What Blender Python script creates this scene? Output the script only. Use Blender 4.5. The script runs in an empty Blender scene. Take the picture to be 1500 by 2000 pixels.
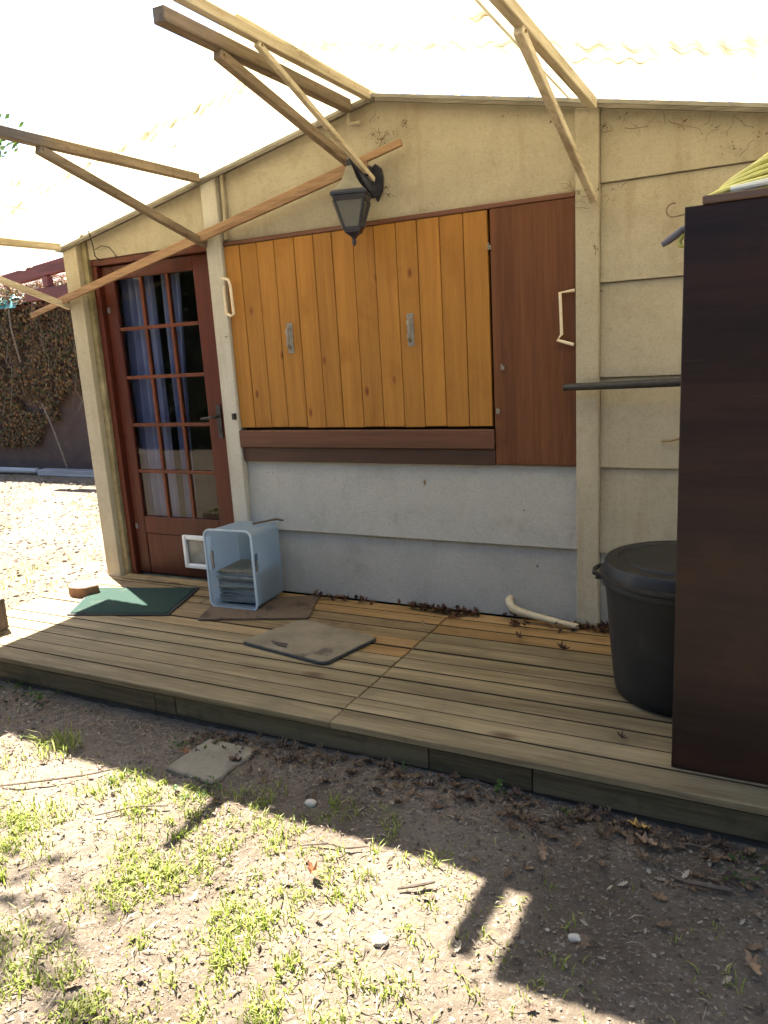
import bpy, math, random
import numpy as np
from mathutils import Vector, Matrix, noise

sc = bpy.context.scene
col = sc.collection
rng = random.Random(7)
nr = np.random.default_rng(7)
PI = math.pi

# ------------------------------------------------------------------ camera
cam_d = bpy.data.cameras.new('camera')
cam = bpy.data.objects.new('camera', cam_d)
col.objects.link(cam)
sc.camera = cam
cam_d.sensor_fit = 'HORIZONTAL'
cam_d.sensor_width = 36.0
cam_d.lens = 36.0 * 1481.6 / 1500.0
cam_d.clip_start = 0.05
cam_d.clip_end = 600.0
pit, rol, yaw = 0.21388, -0.05949, 0.47938
fw = Vector((-math.sin(yaw) * math.cos(pit), math.cos(yaw) * math.cos(pit), -math.sin(pit)))
rt = Vector((math.cos(yaw), math.sin(yaw), 0.0))
dn = fw.cross(rt)
cr, sr = math.cos(rol), math.sin(rol)
r2 = cr * rt - sr * dn
d2 = sr * rt + cr * dn
M = Matrix((r2, -d2, -fw)).transposed().to_4x4()
M.translation = Vector((0.0, -3.6075, 1.412))
cam.matrix_world = M

# ------------------------------------------------------------------ world, sun, exposure
SUN_TO = Vector((-0.468, 0.263, 1.0)).normalized()
w = bpy.data.worlds.new('World')
sc.world = w
w.use_nodes = True
wn = w.node_tree.nodes
bg = wn.get('Background') or wn.new('ShaderNodeBackground')
sky = wn.new('ShaderNodeTexSky')
sky.sky_type = 'NISHITA'
sky.sun_disc = False
sky.sun_elevation = math.asin(SUN_TO.z)
sky.sun_rotation = math.atan2(SUN_TO.x, SUN_TO.y)
sky.dust_density = 1.6
w.node_tree.links.new(sky.outputs[0], bg.inputs[0])
bg.inputs[1].default_value = 0.05
sun_d = bpy.data.lights.new('sun', 'SUN')
sun_d.energy = 5.0
sun_d.angle = math.radians(0.5)
sun_d.color = (1.0, 0.95, 0.87)
sun = bpy.data.objects.new('sun', sun_d)
sun.rotation_euler = SUN_TO.to_track_quat('Z', 'Y').to_euler()
sun.location = (-6, 4, 12)
col.objects.link(sun)
sc.view_settings.view_transform = 'Standard'
sc.view_settings.look = 'None'
sc.view_settings.exposure = 3.1
sc.view_settings.gamma = 1.0
sc.view_settings.use_curve_mapping = False

# ------------------------------------------------------------------ materials
def _n(nt, t, **kw):
    n = nt.nodes.new(t)
    for k, v in kw.items():
        setattr(n, k, v)
    return n

def new_mat(name):
    m = bpy.data.materials.new(name)
    m.use_nodes = True
    nt = m.node_tree
    return m, nt, nt.nodes['Principled BSDF'], nt.nodes['Material Output']

def coords(nt, scale, rnd=True):
    tc = _n(nt, 'ShaderNodeTexCoord')
    mp = _n(nt, 'ShaderNodeMapping')
    mp.inputs['Scale'].default_value = scale
    nt.links.new(tc.outputs['Object'], mp.inputs['Vector'])
    if rnd:
        oi = _n(nt, 'ShaderNodeObjectInfo')
        mu = _n(nt, 'ShaderNodeMath', operation='MULTIPLY')
        mu.inputs[1].default_value = 37.0
        cx = _n(nt, 'ShaderNodeCombineXYZ')
        nt.links.new(oi.outputs['Random'], mu.inputs[0])
        for i in range(3):
            nt.links.new(mu.outputs[0], cx.inputs[i])
        nt.links.new(cx.outputs[0], mp.inputs['Location'])
    return mp.outputs['Vector']

def noise_tex(nt, vec, scale, detail=6.0, rough=0.6, dist=0.0):
    n = _n(nt, 'ShaderNodeTexNoise')
    n.inputs['Scale'].default_value = scale
    n.inputs['Detail'].default_value = detail
    n.inputs['Roughness'].default_value = rough
    n.inputs['Distortion'].default_value = dist
    nt.links.new(vec, n.inputs['Vector'])
    return n.outputs['Fac']

def ramp(nt, fac, stops):
    r = _n(nt, 'ShaderNodeValToRGB')
    els = r.color_ramp.elements
    while len(els) < len(stops):
        els.new(0.5)
    for e, (p, c) in zip(els, stops):
        e.position = p
        e.color = (*c, 1.0) if len(c) == 3 else c
    nt.links.new(fac, r.inputs['Fac'])
    return r.outputs['Color']

def mix(nt, a, b, fac, mode='MIX'):
    m = _n(nt, 'ShaderNodeMix', data_type='RGBA', blend_type=mode)
    m.clamp_factor = True
    if isinstance(fac, (int, float)):
        m.inputs[0].default_value = fac
    else:
        nt.links.new(fac, m.inputs[0])
    for s, i in ((a, 6), (b, 7)):
        if isinstance(s, tuple):
            m.inputs[i].default_value = (*s, 1.0)
        else:
            nt.links.new(s, m.inputs[i])
    return m.outputs[2]

def step(nt, fac, lo, hi):
    mr = _n(nt, 'ShaderNodeMapRange')
    mr.inputs['From Min'].default_value = lo
    mr.inputs['From Max'].default_value = hi
    nt.links.new(fac, mr.inputs['Value'])
    return mr.outputs[0]

def vary(nt, c, amt):
    """a little brighter or darker from one object to the next"""
    oi = _n(nt, 'ShaderNodeObjectInfo')
    mr = _n(nt, 'ShaderNodeMapRange')
    mr.inputs['To Min'].default_value = 1.0 - amt
    mr.inputs['To Max'].default_value = 1.0 + amt
    nt.links.new(oi.outputs['Random'], mr.inputs['Value'])
    h = _n(nt, 'ShaderNodeHueSaturation')
    nt.links.new(mr.outputs[0], h.inputs['Value'])
    nt.links.new(c, h.inputs['Color'])
    return h.outputs[0]

def bump(nt, p, h, strength, dist=0.01):
    b = _n(nt, 'ShaderNodeBump')
    b.inputs['Strength'].default_value = strength
    b.inputs['Distance'].default_value = dist
    nt.links.new(h, b.inputs['Height'])
    nt.links.new(b.outputs[0], p.inputs['Normal'])

def plain(name, c1, c2, scale=20.0, rough=0.6, bmp=0.15, metal=0.0, spec=0.5, var=0.0, dirt=None):
    m, nt, p, o = new_mat(name)
    v = coords(nt, (1, 1, 1))
    f = noise_tex(nt, v, scale, 8, 0.65)
    c = ramp(nt, f, [(0.3, c1), (0.7, c2)])
    if dirt:
        g = step(nt, noise_tex(nt, v, dirt[1], 6, 0.7), dirt[2], dirt[2] + 0.08)
        c = mix(nt, c, dirt[0], g)
    if var:
        c = vary(nt, c, var)
    nt.links.new(c, p.inputs['Base Color'])
    p.inputs['Roughness'].default_value = rough
    p.inputs['Metallic'].default_value = metal
    p.inputs['Specular IOR Level'].default_value = spec
    if bmp:
        bump(nt, p, noise_tex(nt, v, scale * 6, 4, 0.7), bmp, 0.004)
    return m

def wood(name, dark, light, axis, rough=0.6, bmp=0.25, var=0.15, knots=0.0, knot_c=(0.1, 0.03, 0.01), grain=70.0, stain=None, spec=0.4, spread=(0.40, 0.60)):
    m, nt, p, o = new_mat(name)
    sc_ = [1.0, 1.0, 1.0]
    sc_[axis] = 0.045
    v = coords(nt, tuple(sc_))
    v1 = coords(nt, (1, 1, 1))
    f = noise_tex(nt, v, grain, 5, 0.65, 0.6)
    f2 = noise_tex(nt, v, grain * 0.16, 3, 0.5, 0.3)
    ad = _n(nt, 'ShaderNodeMath', operation='MULTIPLY_ADD')
    nt.links.new(f2, ad.inputs[0])
    ad.inputs[1].default_value = 0.5
    mu = _n(nt, 'ShaderNodeMath', operation='MULTIPLY')
    mu.inputs[1].default_value = 0.5
    nt.links.new(f, mu.inputs[0])
    nt.links.new(mu.outputs[0], ad.inputs[2])
    c = ramp(nt, ad.outputs[0], [(spread[0], dark), (spread[1], light)])
    if stain:
        g = step(nt, noise_tex(nt, v1, stain[1], 5, 0.6), stain[2], stain[2] + 0.18)
        c = mix(nt, c, stain[0], g)
    if knots:
        vs = [1.0, 1.0, 1.0]
        vs[axis] = 0.5
        vk = coords(nt, tuple(vs))
        vo = _n(nt, 'ShaderNodeTexVoronoi')
        vo.inputs['Scale'].default_value = knots
        nt.links.new(vk, vo.inputs['Vector'])
        g = step(nt, vo.outputs['Distance'], 0.13, 0.05)
        c = mix(nt, c, knot_c, g)
    c = vary(nt, c, var)
    nt.links.new(c, p.inputs['Base Color'])
    p.inputs['Roughness'].default_value = rough
    p.inputs['Specular IOR Level'].default_value = spec
    if bmp:
        bump(nt, p, f, bmp, 0.003)
    return m

def wall_mat(name, c1, c2, spot=0.66, streak=(0.29, 0.205, 0.115)):
    m, nt, p, o = new_mat(name)
    v = coords(nt, (1, 1, 1))
    c = ramp(nt, noise_tex(nt, v, 3.5, 8, 0.7), [(0.3, c1), (0.7, c2)])
    fine = noise_tex(nt, v, 80, 6, 0.8)
    c = mix(nt, c, (0.21, 0.175, 0.115), step(nt, fine, spot - 0.05, spot + 0.10))
    md = noise_tex(nt, v, 75, 8, 0.85)
    c = mix(nt, c, ramp(nt, md, [(0.36, (0.66, 0.64, 0.60)), (0.50, (1.0, 1.0, 1.0))]), 0.6, 'MULTIPLY')
    bl = noise_tex(nt, v, 5.0, 5, 0.7)
    c = mix(nt, c, ramp(nt, bl, [(0.30, (0.80, 0.78, 0.72)), (0.46, (1.0, 1.0, 1.0))]), 0.6, 'MULTIPLY')
    sp = noise_tex(nt, v, 22, 3, 0.5)
    c = mix(nt, c, (0.12, 0.09, 0.06), step(nt, sp, 0.745, 0.775))
    vs = coords(nt, (1, 1, 0.12))
    st = noise_tex(nt, vs, 9, 5, 0.6)
    sm = _n(nt, 'ShaderNodeMath', operation='MULTIPLY')
    nt.links.new(step(nt, st, 0.52, 0.75), sm.inputs[0])
    sm.inputs[1].default_value = 0.42
    c = mix(nt, c, streak, sm.outputs[0])
    nt.links.new(c, p.inputs['Base Color'])
    p.inputs['Roughness'].default_value = 0.85
    p.inputs['Specular IOR Level'].default_value = 0.2
    bump(nt, p, noise_tex(nt, v, 150, 7, 0.8), 0.9, 0.008)
    return m

def leafy(name, cols, trans=0.35, rough=0.6):
    """thin leaf or blade: diffuse plus light coming through, colour varies with the island"""
    m, nt, p, o = new_mat(name)
    g = _n(nt, 'ShaderNodeNewGeometry')
    n = len(cols)
    c = ramp(nt, g.outputs['Random Per Island'], [((i + 0.5) / n, cc) for i, cc in enumerate(cols)])
    nt.links.new(c, p.inputs['Base Color'])
    p.inputs['Roughness'].default_value = rough
    p.inputs['Specular IOR Level'].default_value = 0.25
    t = _n(nt, 'ShaderNodeBsdfTranslucent')
    nt.links.new(c, t.inputs['Color'])
    mx = _n(nt, 'ShaderNodeMixShader')
    mx.inputs[0].default_value = trans
    nt.links.new(p.outputs[0], mx.inputs[1])
    nt.links.new(t.outputs[0], mx.inputs[2])
    nt.links.new(mx.outputs[0], o.inputs['Surface'])
    return m

M_wall = wall_mat('cream_render', (0.40, 0.35, 0.25), (0.495, 0.44, 0.325))
M_wall_low = wall_mat('pale_grey_render', (0.38, 0.37, 0.335), (0.47, 0.46, 0.42), 0.68, (0.33, 0.31, 0.26))
M_post = wall_mat('cream_post', (0.41, 0.36, 0.255), (0.51, 0.455, 0.335), 0.68)
M_whitepost = wall_mat('white_painted_post', (0.46, 0.43, 0.36), (0.57, 0.54, 0.46), 0.70)
M_moss = plain('mossy_concrete', (0.12, 0.10, 0.05), (0.34, 0.29, 0.17), 9, 0.9, 0.5, spec=0.1)
M_board = wood('varnished_pine', (0.25, 0.108, 0.018), (0.37, 0.170, 0.031), 2, 0.55, 0.12, 0.09, knots=8.0, knot_c=(0.15, 0.045, 0.01), grain=60, stain=((0.24, 0.098, 0.013), 2.6, 0.55), spec=0.25, spread=(0.36, 0.66))
M_brown = wood('brown_stained_plywood', (0.092, 0.034, 0.014), (0.142, 0.055, 0.022), 2, 0.55, 0.15, 0.05, grain=60, spec=0.2)
M_sill = wood('brown_sill_wood', (0.07, 0.026, 0.013), (0.13, 0.05, 0.024), 0, 0.5, 0.2, 0.1)
M_sill_d = wood('dark_sill_wood', (0.035, 0.015, 0.009), (0.065, 0.027, 0.014), 0, 0.6, 0.2, 0.05)
M_door = wood('red_brown_door_wood', (0.055, 0.012, 0.007), (0.095, 0.022, 0.011), 2, 0.42, 0.12, 0.06, spec=0.25)
M_doorbar = wood('red_brown_bar_wood', (0.085, 0.022, 0.010), (0.14, 0.04, 0.018), 2, 0.42, 0.1, 0.08, spec=0.25)
M_old = wood('weathered_deck', (0.135, 0.100, 0.052), (0.275, 0.215, 0.120), 0, 0.8, 0.6, 0.14, knots=3.2, knot_c=(0.07, 0.04, 0.02), grain=85, stain=((0.17, 0.135, 0.075), 4.0, 0.5), spec=0.2)
M_new = wood('warm_deck', (0.19, 0.105, 0.035), (0.33, 0.205, 0.083), 0, 0.7, 0.45, 0.18, knots=3.0, knot_c=(0.10, 0.04, 0.015), grain=80, stain=((0.30, 0.19, 0.085), 5.0, 0.52), spec=0.25)
M_worn = wood('worn_warm_deck', (0.15, 0.103, 0.050), (0.29, 0.205, 0.105), 0, 0.75, 0.5, 0.14, knots=3.2, knot_c=(0.08, 0.04, 0.02), grain=80, stain=((0.10, 0.065, 0.035), 3.2, 0.55), spec=0.2)
M_plank_side = plain('dark_plank_edge', (0.024, 0.018, 0.011), (0.050, 0.038, 0.024), 20, 0.95, 0.3, spec=0.05)  # darker side faces that line the gaps between planks
M_fascia = wood('greenish_fascia', (0.06, 0.046, 0.026), (0.125, 0.098, 0.055), 0, 0.9, 0.5, 0.12, stain=((0.05, 0.048, 0.026), 5.0, 0.5), spec=0.1)
M_under = plain('dark_gravel_board', (0.03, 0.026, 0.02), (0.065, 0.056, 0.042), 30, 0.95, 0.4)
M_bar = wood('peeling_cream_bar', (0.34, 0.275, 0.18), (0.58, 0.51, 0.37), 1, 0.75, 0.35, 0.08, stain=((0.26, 0.14, 0.055), 30.0, 0.60), spec=0.2)
M_bar_d = wood('brown_weathered_bar', (0.12, 0.09, 0.06), (0.26, 0.20, 0.135), 1, 0.75, 0.4, 0.1, stain=((0.10, 0.05, 0.02), 25.0, 0.58), spec=0.2)
M_batten = wood('orange_batten', (0.19, 0.105, 0.052), (0.35, 0.215, 0.115), 0, 0.65, 0.25, 0.15)
M_grey_trim = wood('grey_roof_edge', (0.10, 0.085, 0.065), (0.19, 0.165, 0.125), 0, 0.85, 0.3, 0.05)
M_roof = plain('fibre_cement_roof', (0.18, 0.165, 0.14), (0.30, 0.28, 0.24), 8, 0.9, 0.4)
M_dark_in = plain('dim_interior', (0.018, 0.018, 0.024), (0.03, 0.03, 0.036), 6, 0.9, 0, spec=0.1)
M_lamp = plain('black_blue_metal', (0.010, 0.012, 0.022), (0.022, 0.024, 0.04), 25, 0.42, 0.2)
M_lamptop = plain('lit_lamp_roof', (0.17, 0.155, 0.115), (0.26, 0.24, 0.18), 18, 0.6, 0.2)  # pale base colour stands in for light caught by the lantern cap
M_lampglass = plain('smoked_lamp_glass', (0.075, 0.08, 0.075), (0.11, 0.115, 0.105), 6, 0.22, 0)
M_bin = plain('black_plastic', (0.008, 0.008, 0.0085), (0.016, 0.016, 0.017), 7, 0.52, 0.18, spec=0.35, dirt=((0.03, 0.027, 0.023), 5.0, 0.58))
def scuffed(m, colr, scale, lo, hi):
    """scratches and dust of their own shape over a finished material"""
    nt = m.node_tree
    p = nt.nodes['Principled BSDF']
    src = p.inputs['Base Color'].links[0].from_socket
    v = coords(nt, scale, False)
    c = mix(nt, src, colr, step(nt, noise_tex(nt, v, 3.0, 6, 0.7, 0.4), lo, hi))
    v2 = coords(nt, (1, 1, 1), False)
    c = mix(nt, c, colr, step(nt, noise_tex(nt, v2, 60, 3, 0.6), 0.74, 0.80))
    nt.links.new(c, p.inputs['Base Color'])
M_cab = wood('dark_brown_board', (0.012, 0.0065, 0.006), (0.025, 0.0115, 0.0085), 0, 0.42, 0.2, 0.03, grain=60, stain=((0.040, 0.016, 0.009), 2.0, 0.52), spec=0.3)
scuffed(M_cab, (0.055, 0.032, 0.024), (1.1, 1, 26), 0.64, 0.74)
M_cabtop = wood('brown_cabinet_top', (0.07, 0.04, 0.025), (0.13, 0.08, 0.05), 0, 0.6, 0.2, 0.05)
M_hose = plain('yellow_hose', (0.50, 0.46, 0.10), (0.66, 0.60, 0.17), 30, 0.4, 0.05)
M_hosew = plain('white_hose', (0.6, 0.58, 0.45), (0.72, 0.70, 0.58), 30, 0.4, 0.05)
M_greyp = plain('grey_plastic', (0.10, 0.09, 0.10), (0.17, 0.15, 0.16), 20, 0.5, 0.1)
M_rust = plain('rusty_wire', (0.16, 0.10, 0.05), (0.30, 0.22, 0.12), 40, 0.6, 0.2)
M_rod = plain('cream_painted_rod', (0.55, 0.45, 0.30), (0.75, 0.66, 0.48), 40, 0.5, 0.1, dirt=((0.25, 0.12, 0.05), 30.0, 0.62))
M_white = plain('white_plastic', (0.66, 0.66, 0.62), (0.78, 0.78, 0.74), 12, 0.4, 0.03)
M_pvc = plain('cream_pvc', (0.38, 0.31, 0.19), (0.52, 0.44, 0.30), 14, 0.45, 0.05)
M_silver = plain('grey_handle_metal', (0.17, 0.155, 0.13), (0.28, 0.26, 0.225), 40, 0.6, 0.2, metal=0.1)
M_black = plain('dark_iron', (0.015, 0.014, 0.013), (0.035, 0.03, 0.028), 40, 0.6, 0.1)
M_matg = plain('green_doormat', (0.018, 0.036, 0.027), (0.036, 0.062, 0.049), 160, 0.95, 0.8, spec=0.1, dirt=((0.045, 0.06, 0.046), 9.0, 0.56))
M_mate = plain('black_rubber_edge', (0.016, 0.018, 0.016), (0.03, 0.03, 0.028), 50, 0.8, 0.2)
M_matb = plain('brown_mat', (0.10, 0.070, 0.046), (0.165, 0.118, 0.082), 90, 0.95, 0.6, spec=0.1, dirt=((0.075, 0.055, 0.04), 6.0, 0.54))
M_mats = plain('grey_brown_slab', (0.15, 0.125, 0.085), (0.24, 0.20, 0.14), 6, 0.95, 0.4, spec=0.1, dirt=((0.10, 0.085, 0.06), 5.0, 0.56))
M_slab = plain('ground_slab', (0.13, 0.11, 0.075), (0.20, 0.172, 0.122), 9, 0.9, 0.5, dirt=((0.12, 0.10, 0.065), 7.0, 0.56))
M_bark = plain('log_bark', (0.10, 0.05, 0.025), (0.26, 0.14, 0.07), 30, 0.9, 0.7)
M_logtop = plain('log_cut_face', (0.42, 0.34, 0.22), (0.60, 0.50, 0.36), 14, 0.85, 0.2)
M_terra = plain('brown_planter', (0.10, 0.065, 0.04), (0.17, 0.12, 0.08), 14, 0.85, 0.3)
M_soil = plain('potting_soil', (0.04, 0.03, 0.02), (0.09, 0.07, 0.045), 60, 1.0, 0.8)
M_slate = plain('grey_green_slate', (0.10, 0.12, 0.115), (0.19, 0.21, 0.20), 12, 0.75, 0.2, var=0.25)
M_stone = plain('pale_stone', (0.30, 0.26, 0.20), (0.46, 0.42, 0.34), 40, 0.9, 0.4)
M_twig = plain('twig_bark', (0.06, 0.042, 0.028), (0.14, 0.10, 0.07), 50, 0.9, 0.5)
M_treebark = plain('tree_bark', (0.05, 0.04, 0.03), (0.12, 0.095, 0.07), 14, 0.95, 0.8)
M_shed = plain('brown_shed_wall', (0.045, 0.028, 0.022), (0.078, 0.048, 0.038), 6, 0.9, 0.4)
M_redbeam = wood('red_beam', (0.085, 0.018, 0.014), (0.155, 0.036, 0.028), 0, 0.6, 0.15, 0.08)
M_tile = plain('old_roof_tile', (0.30, 0.16, 0.11), (0.52, 0.34, 0.26), 7, 0.9, 0.4, var=0.3)
M_tarp = plain('teal_tarp', (0.02, 0.13, 0.12), (0.05, 0.24, 0.21), 8, 0.45, 0.3)
M_greywood = wood('bleached_plank', (0.16, 0.16, 0.16), (0.30, 0.30, 0.31), 0, 0.8, 0.3, 0.1)
M_pale = plain('sunlit_stem', (0.24, 0.16, 0.12), (0.42, 0.31, 0.26), 20, 0.9, 0.2)  # paler copy of the stem colour, with sun on the roof stems painted in
M_stem = plain('dry_stem', (0.10, 0.075, 0.055), (0.22, 0.18, 0.14), 20, 0.9, 0.2)
M_leafd = leafy('dried_leaves', [(0.06, 0.036, 0.022), (0.11, 0.066, 0.036), (0.17, 0.11, 0.06), (0.085, 0.05, 0.03), (0.13, 0.085, 0.05)], 0.15)
M_leafdk = leafy('dark_dried_leaves', [(0.045, 0.02, 0.012), (0.085, 0.038, 0.018), (0.13, 0.06, 0.028)], 0.1)
M_litter = leafy('ground_chips', [(0.05, 0.036, 0.024), (0.13, 0.095, 0.065), (0.19, 0.15, 0.105), (0.235, 0.19, 0.14), (0.10, 0.075, 0.05), (0.15, 0.115, 0.08)], 0.05, 0.85)
M_straw = leafy('straw_scraps', [(0.10, 0.07, 0.045), (0.26, 0.21, 0.145), (0.36, 0.31, 0.23), (0.17, 0.125, 0.08), (0.06, 0.042, 0.028)], 0.15, 0.8)
M_chalk = leafy('pale_chips', [(0.26, 0.23, 0.185), (0.38, 0.35, 0.30)], 0.0, 0.8)
M_grass = leafy('grass_blades', [(0.16, 0.21, 0.03), (0.22, 0.27, 0.04), (0.30, 0.32, 0.07), (0.18, 0.24, 0.035), (0.40, 0.38, 0.14)], 0.5, 0.5)
M_weed = leafy('weed_leaves', [(0.035, 0.065, 0.014), (0.06, 0.10, 0.02)], 0.35, 0.5)
M_creep = leafy('dry_creeper_leaves', [(0.05, 0.028, 0.018), (0.10, 0.05, 0.022), (0.16, 0.08, 0.03), (0.20, 0.12, 0.045), (0.08, 0.06, 0.028), (0.06, 0.065, 0.022)], 0.25)
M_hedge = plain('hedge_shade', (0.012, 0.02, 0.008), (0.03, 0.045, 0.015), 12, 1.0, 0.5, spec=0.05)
M_hedgeleaf = leafy('hedge_leaves', [(0.010, 0.015, 0.009), (0.018, 0.026, 0.014)], 0.15, 0.8)
M_treeleaf = leafy('tree_leaves', [(0.05, 0.09, 0.015), (0.08, 0.13, 0.02), (0.11, 0.16, 0.03)], 0.4)
M_yleaf = plain('yellow_leaf', (0.36, 0.20, 0.035), (0.48, 0.30, 0.06), 30, 0.7, 0.2)
M_oleaf = plain('rust_leaf', (0.17, 0.065, 0.02), (0.25, 0.10, 0.035), 30, 0.7, 0.2)
M_bleaf = plain('tan_leaf', (0.17, 0.10, 0.05), (0.26, 0.165, 0.09), 30, 0.8, 0.2)
M_dleaf = plain('dark_brown_leaf', (0.045, 0.02, 0.012), (0.095, 0.042, 0.022), 30, 0.8, 0.2)
M_nest = plain('cobweb_debris', (0.10, 0.065, 0.035), (0.18, 0.12, 0.07), 60, 1.0, 0.5)

def canopy_mat():
    m, nt, p, o = new_mat('translucent_corrugated_sheet')
    v = coords(nt, (1, 1, 1))
    f = noise_tex(nt, v, 2.2, 6, 0.65)
    c = ramp(nt, f, [(0.35, (0.62, 0.58, 0.47)), (0.65, (0.68, 0.645, 0.54))])
    vs = coords(nt, (0.35, 2.6, 1))
    d = step(nt, noise_tex(nt, vs, 2.2, 7, 0.72), 0.60, 0.72)
    c = mix(nt, c, (0.17, 0.115, 0.03), d)
    sx_ = _n(nt, 'ShaderNodeSeparateXYZ')
    tco = _n(nt, 'ShaderNodeTexCoord')
    nt.links.new(tco.outputs['Object'], sx_.inputs[0])
    wob = noise_tex(nt, tco.outputs['Object'], 1.7, 3, 0.6)
    ya = _n(nt, 'ShaderNodeMath', operation='MULTIPLY_ADD')
    nt.links.new(wob, ya.inputs[0])
    ya.inputs[1].default_value = 0.22
    nt.links.new(sx_.outputs['Y'], ya.inputs[2])
    yb = _n(nt, 'ShaderNodeMath', operation='SUBTRACT')
    nt.links.new(ya.outputs[0], yb.inputs[0])
    yb.inputs[1].default_value = 0.15
    yc = _n(nt, 'ShaderNodeMath', operation='ABSOLUTE')
    nt.links.new(yb.outputs[0], yc.inputs[0])
    band = step(nt, yc.outputs[0], 0.11, 0.01)
    vb = coords(nt, (2.5, 16, 1))
    lum = step(nt, noise_tex(nt, vb, 3.0, 7, 0.75), 0.44, 0.70)
    bm2 = _n(nt, 'ShaderNodeMath', operation='MULTIPLY')
    nt.links.new(band, bm2.inputs[0])
    nt.links.new(lum, bm2.inputs[1])
    c = mix(nt, c, (0.115, 0.09, 0.032), bm2.outputs[0])
    s = step(nt, noise_tex(nt, v, 14, 4, 0.6), 0.70, 0.76)
    c = mix(nt, c, (0.03, 0.025, 0.012), s)
    t = _n(nt, 'ShaderNodeBsdfTranslucent')
    nt.links.new(c, t.inputs['Color'])
    nt.links.new(c, p.inputs['Base Color'])
    p.inputs['Roughness'].default_value = 0.35
    mx = _n(nt, 'ShaderNodeMixShader')
    mx.inputs[0].default_value = 0.72
    nt.links.new(p.outputs[0], mx.inputs[1])
    nt.links.new(t.outputs[0], mx.inputs[2])
    nt.links.new(mx.outputs[0], o.inputs['Surface'])
    return m
M_canopy = canopy_mat()

def crate_mat():
    m, nt, p, o = new_mat('frosted_blue_plastic')
    p.inputs['Base Color'].default_value = (0.52, 0.57, 0.60, 1)
    p.inputs['Roughness'].default_value = 0.4
    t = _n(nt, 'ShaderNodeBsdfTranslucent')
    t.inputs['Color'].default_value = (0.60, 0.68, 0.74, 1)
    tr = _n(nt, 'ShaderNodeBsdfTransparent')
    tr.inputs['Color'].default_value = (0.72, 0.84, 0.95, 1)
    a = _n(nt, 'ShaderNodeMixShader')
    a.inputs[0].default_value = 0.45
    nt.links.new(p.outputs[0], a.inputs[1])
    nt.links.new(t.outputs[0], a.inputs[2])
    b = _n(nt, 'ShaderNodeMixShader')
    b.inputs[0].default_value = 0.52
    nt.links.new(a.outputs[0], b.inputs[1])
    nt.links.new(tr.outputs[0], b.inputs[2])
    nt.links.new(b.outputs[0], o.inputs['Surface'])
    return m
M_crate = crate_mat()
M_craterim = plain('pale_blue_rim', (0.42, 0.50, 0.55), (0.52, 0.60, 0.65), 10, 0.45, 0.03)

def glass_mat():
    m, nt, p, o = new_mat('window_glass')
    g = _n(nt, 'ShaderNodeBsdfGlossy')
    g.inputs['Roughness'].default_value = 0.015
    t = _n(nt, 'ShaderNodeBsdfTransparent')
    t.inputs['Color'].default_value = (0.90, 0.93, 0.95, 1)
    fr = _n(nt, 'ShaderNodeFresnel')
    fr.inputs['IOR'].default_value = 1.5
    mx = _n(nt, 'ShaderNodeMixShader')
    nt.links.new(fr.outputs[0], mx.inputs[0])
    nt.links.new(t.outputs[0], mx.inputs[1])
    nt.links.new(g.outputs[0], mx.inputs[2])
    nt.links.new(mx.outputs[0], o.inputs['Surface'])
    return m
M_glass = glass_mat()

def curtain_mat():
    m, nt, p, o = new_mat('pale_net_curtain')
    p.inputs['Base Color'].default_value = (0.52, 0.56, 0.84, 1)
    p.inputs['Roughness'].default_value = 0.9
    t = _n(nt, 'ShaderNodeBsdfTranslucent')
    t.inputs['Color'].default_value = (0.48, 0.52, 0.76, 1)
    a = _n(nt, 'ShaderNodeMixShader')
    a.inputs[0].default_value = 0.3
    nt.links.new(p.outputs[0], a.inputs[1])
    nt.links.new(t.outputs[0], a.inputs[2])
    nt.links.new(a.outputs[0], o.inputs['Surface'])
    return m
M_curtain = curtain_mat()

def ground_mat():
    m, nt, p, o = new_mat('bare_earth')
    v = coords(nt, (1, 1, 1), False)
    f = noise_tex(nt, v, 1.3, 8, 0.7)
    c = ramp(nt, f, [(0.3, (0.10, 0.076, 0.052)), (0.7, (0.225, 0.180, 0.134))])
    c = mix(nt, c, (0.34, 0.295, 0.245), step(nt, noise_tex(nt, v, 70, 5, 0.7), 0.56, 0.70))
    c = mix(nt, c, (0.045, 0.034, 0.024), step(nt, noise_tex(nt, v, 45, 5, 0.7), 0.58, 0.70))
    nt.links.new(c, p.inputs['Base Color'])
    p.inputs['Roughness'].default_value = 0.95
    p.inputs['Specular IOR Level'].default_value = 0.1
    bump(nt, p, noise_tex(nt, v, 60, 8, 0.75), 1.0, 0.02)
    return m
M_ground = ground_mat()

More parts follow.
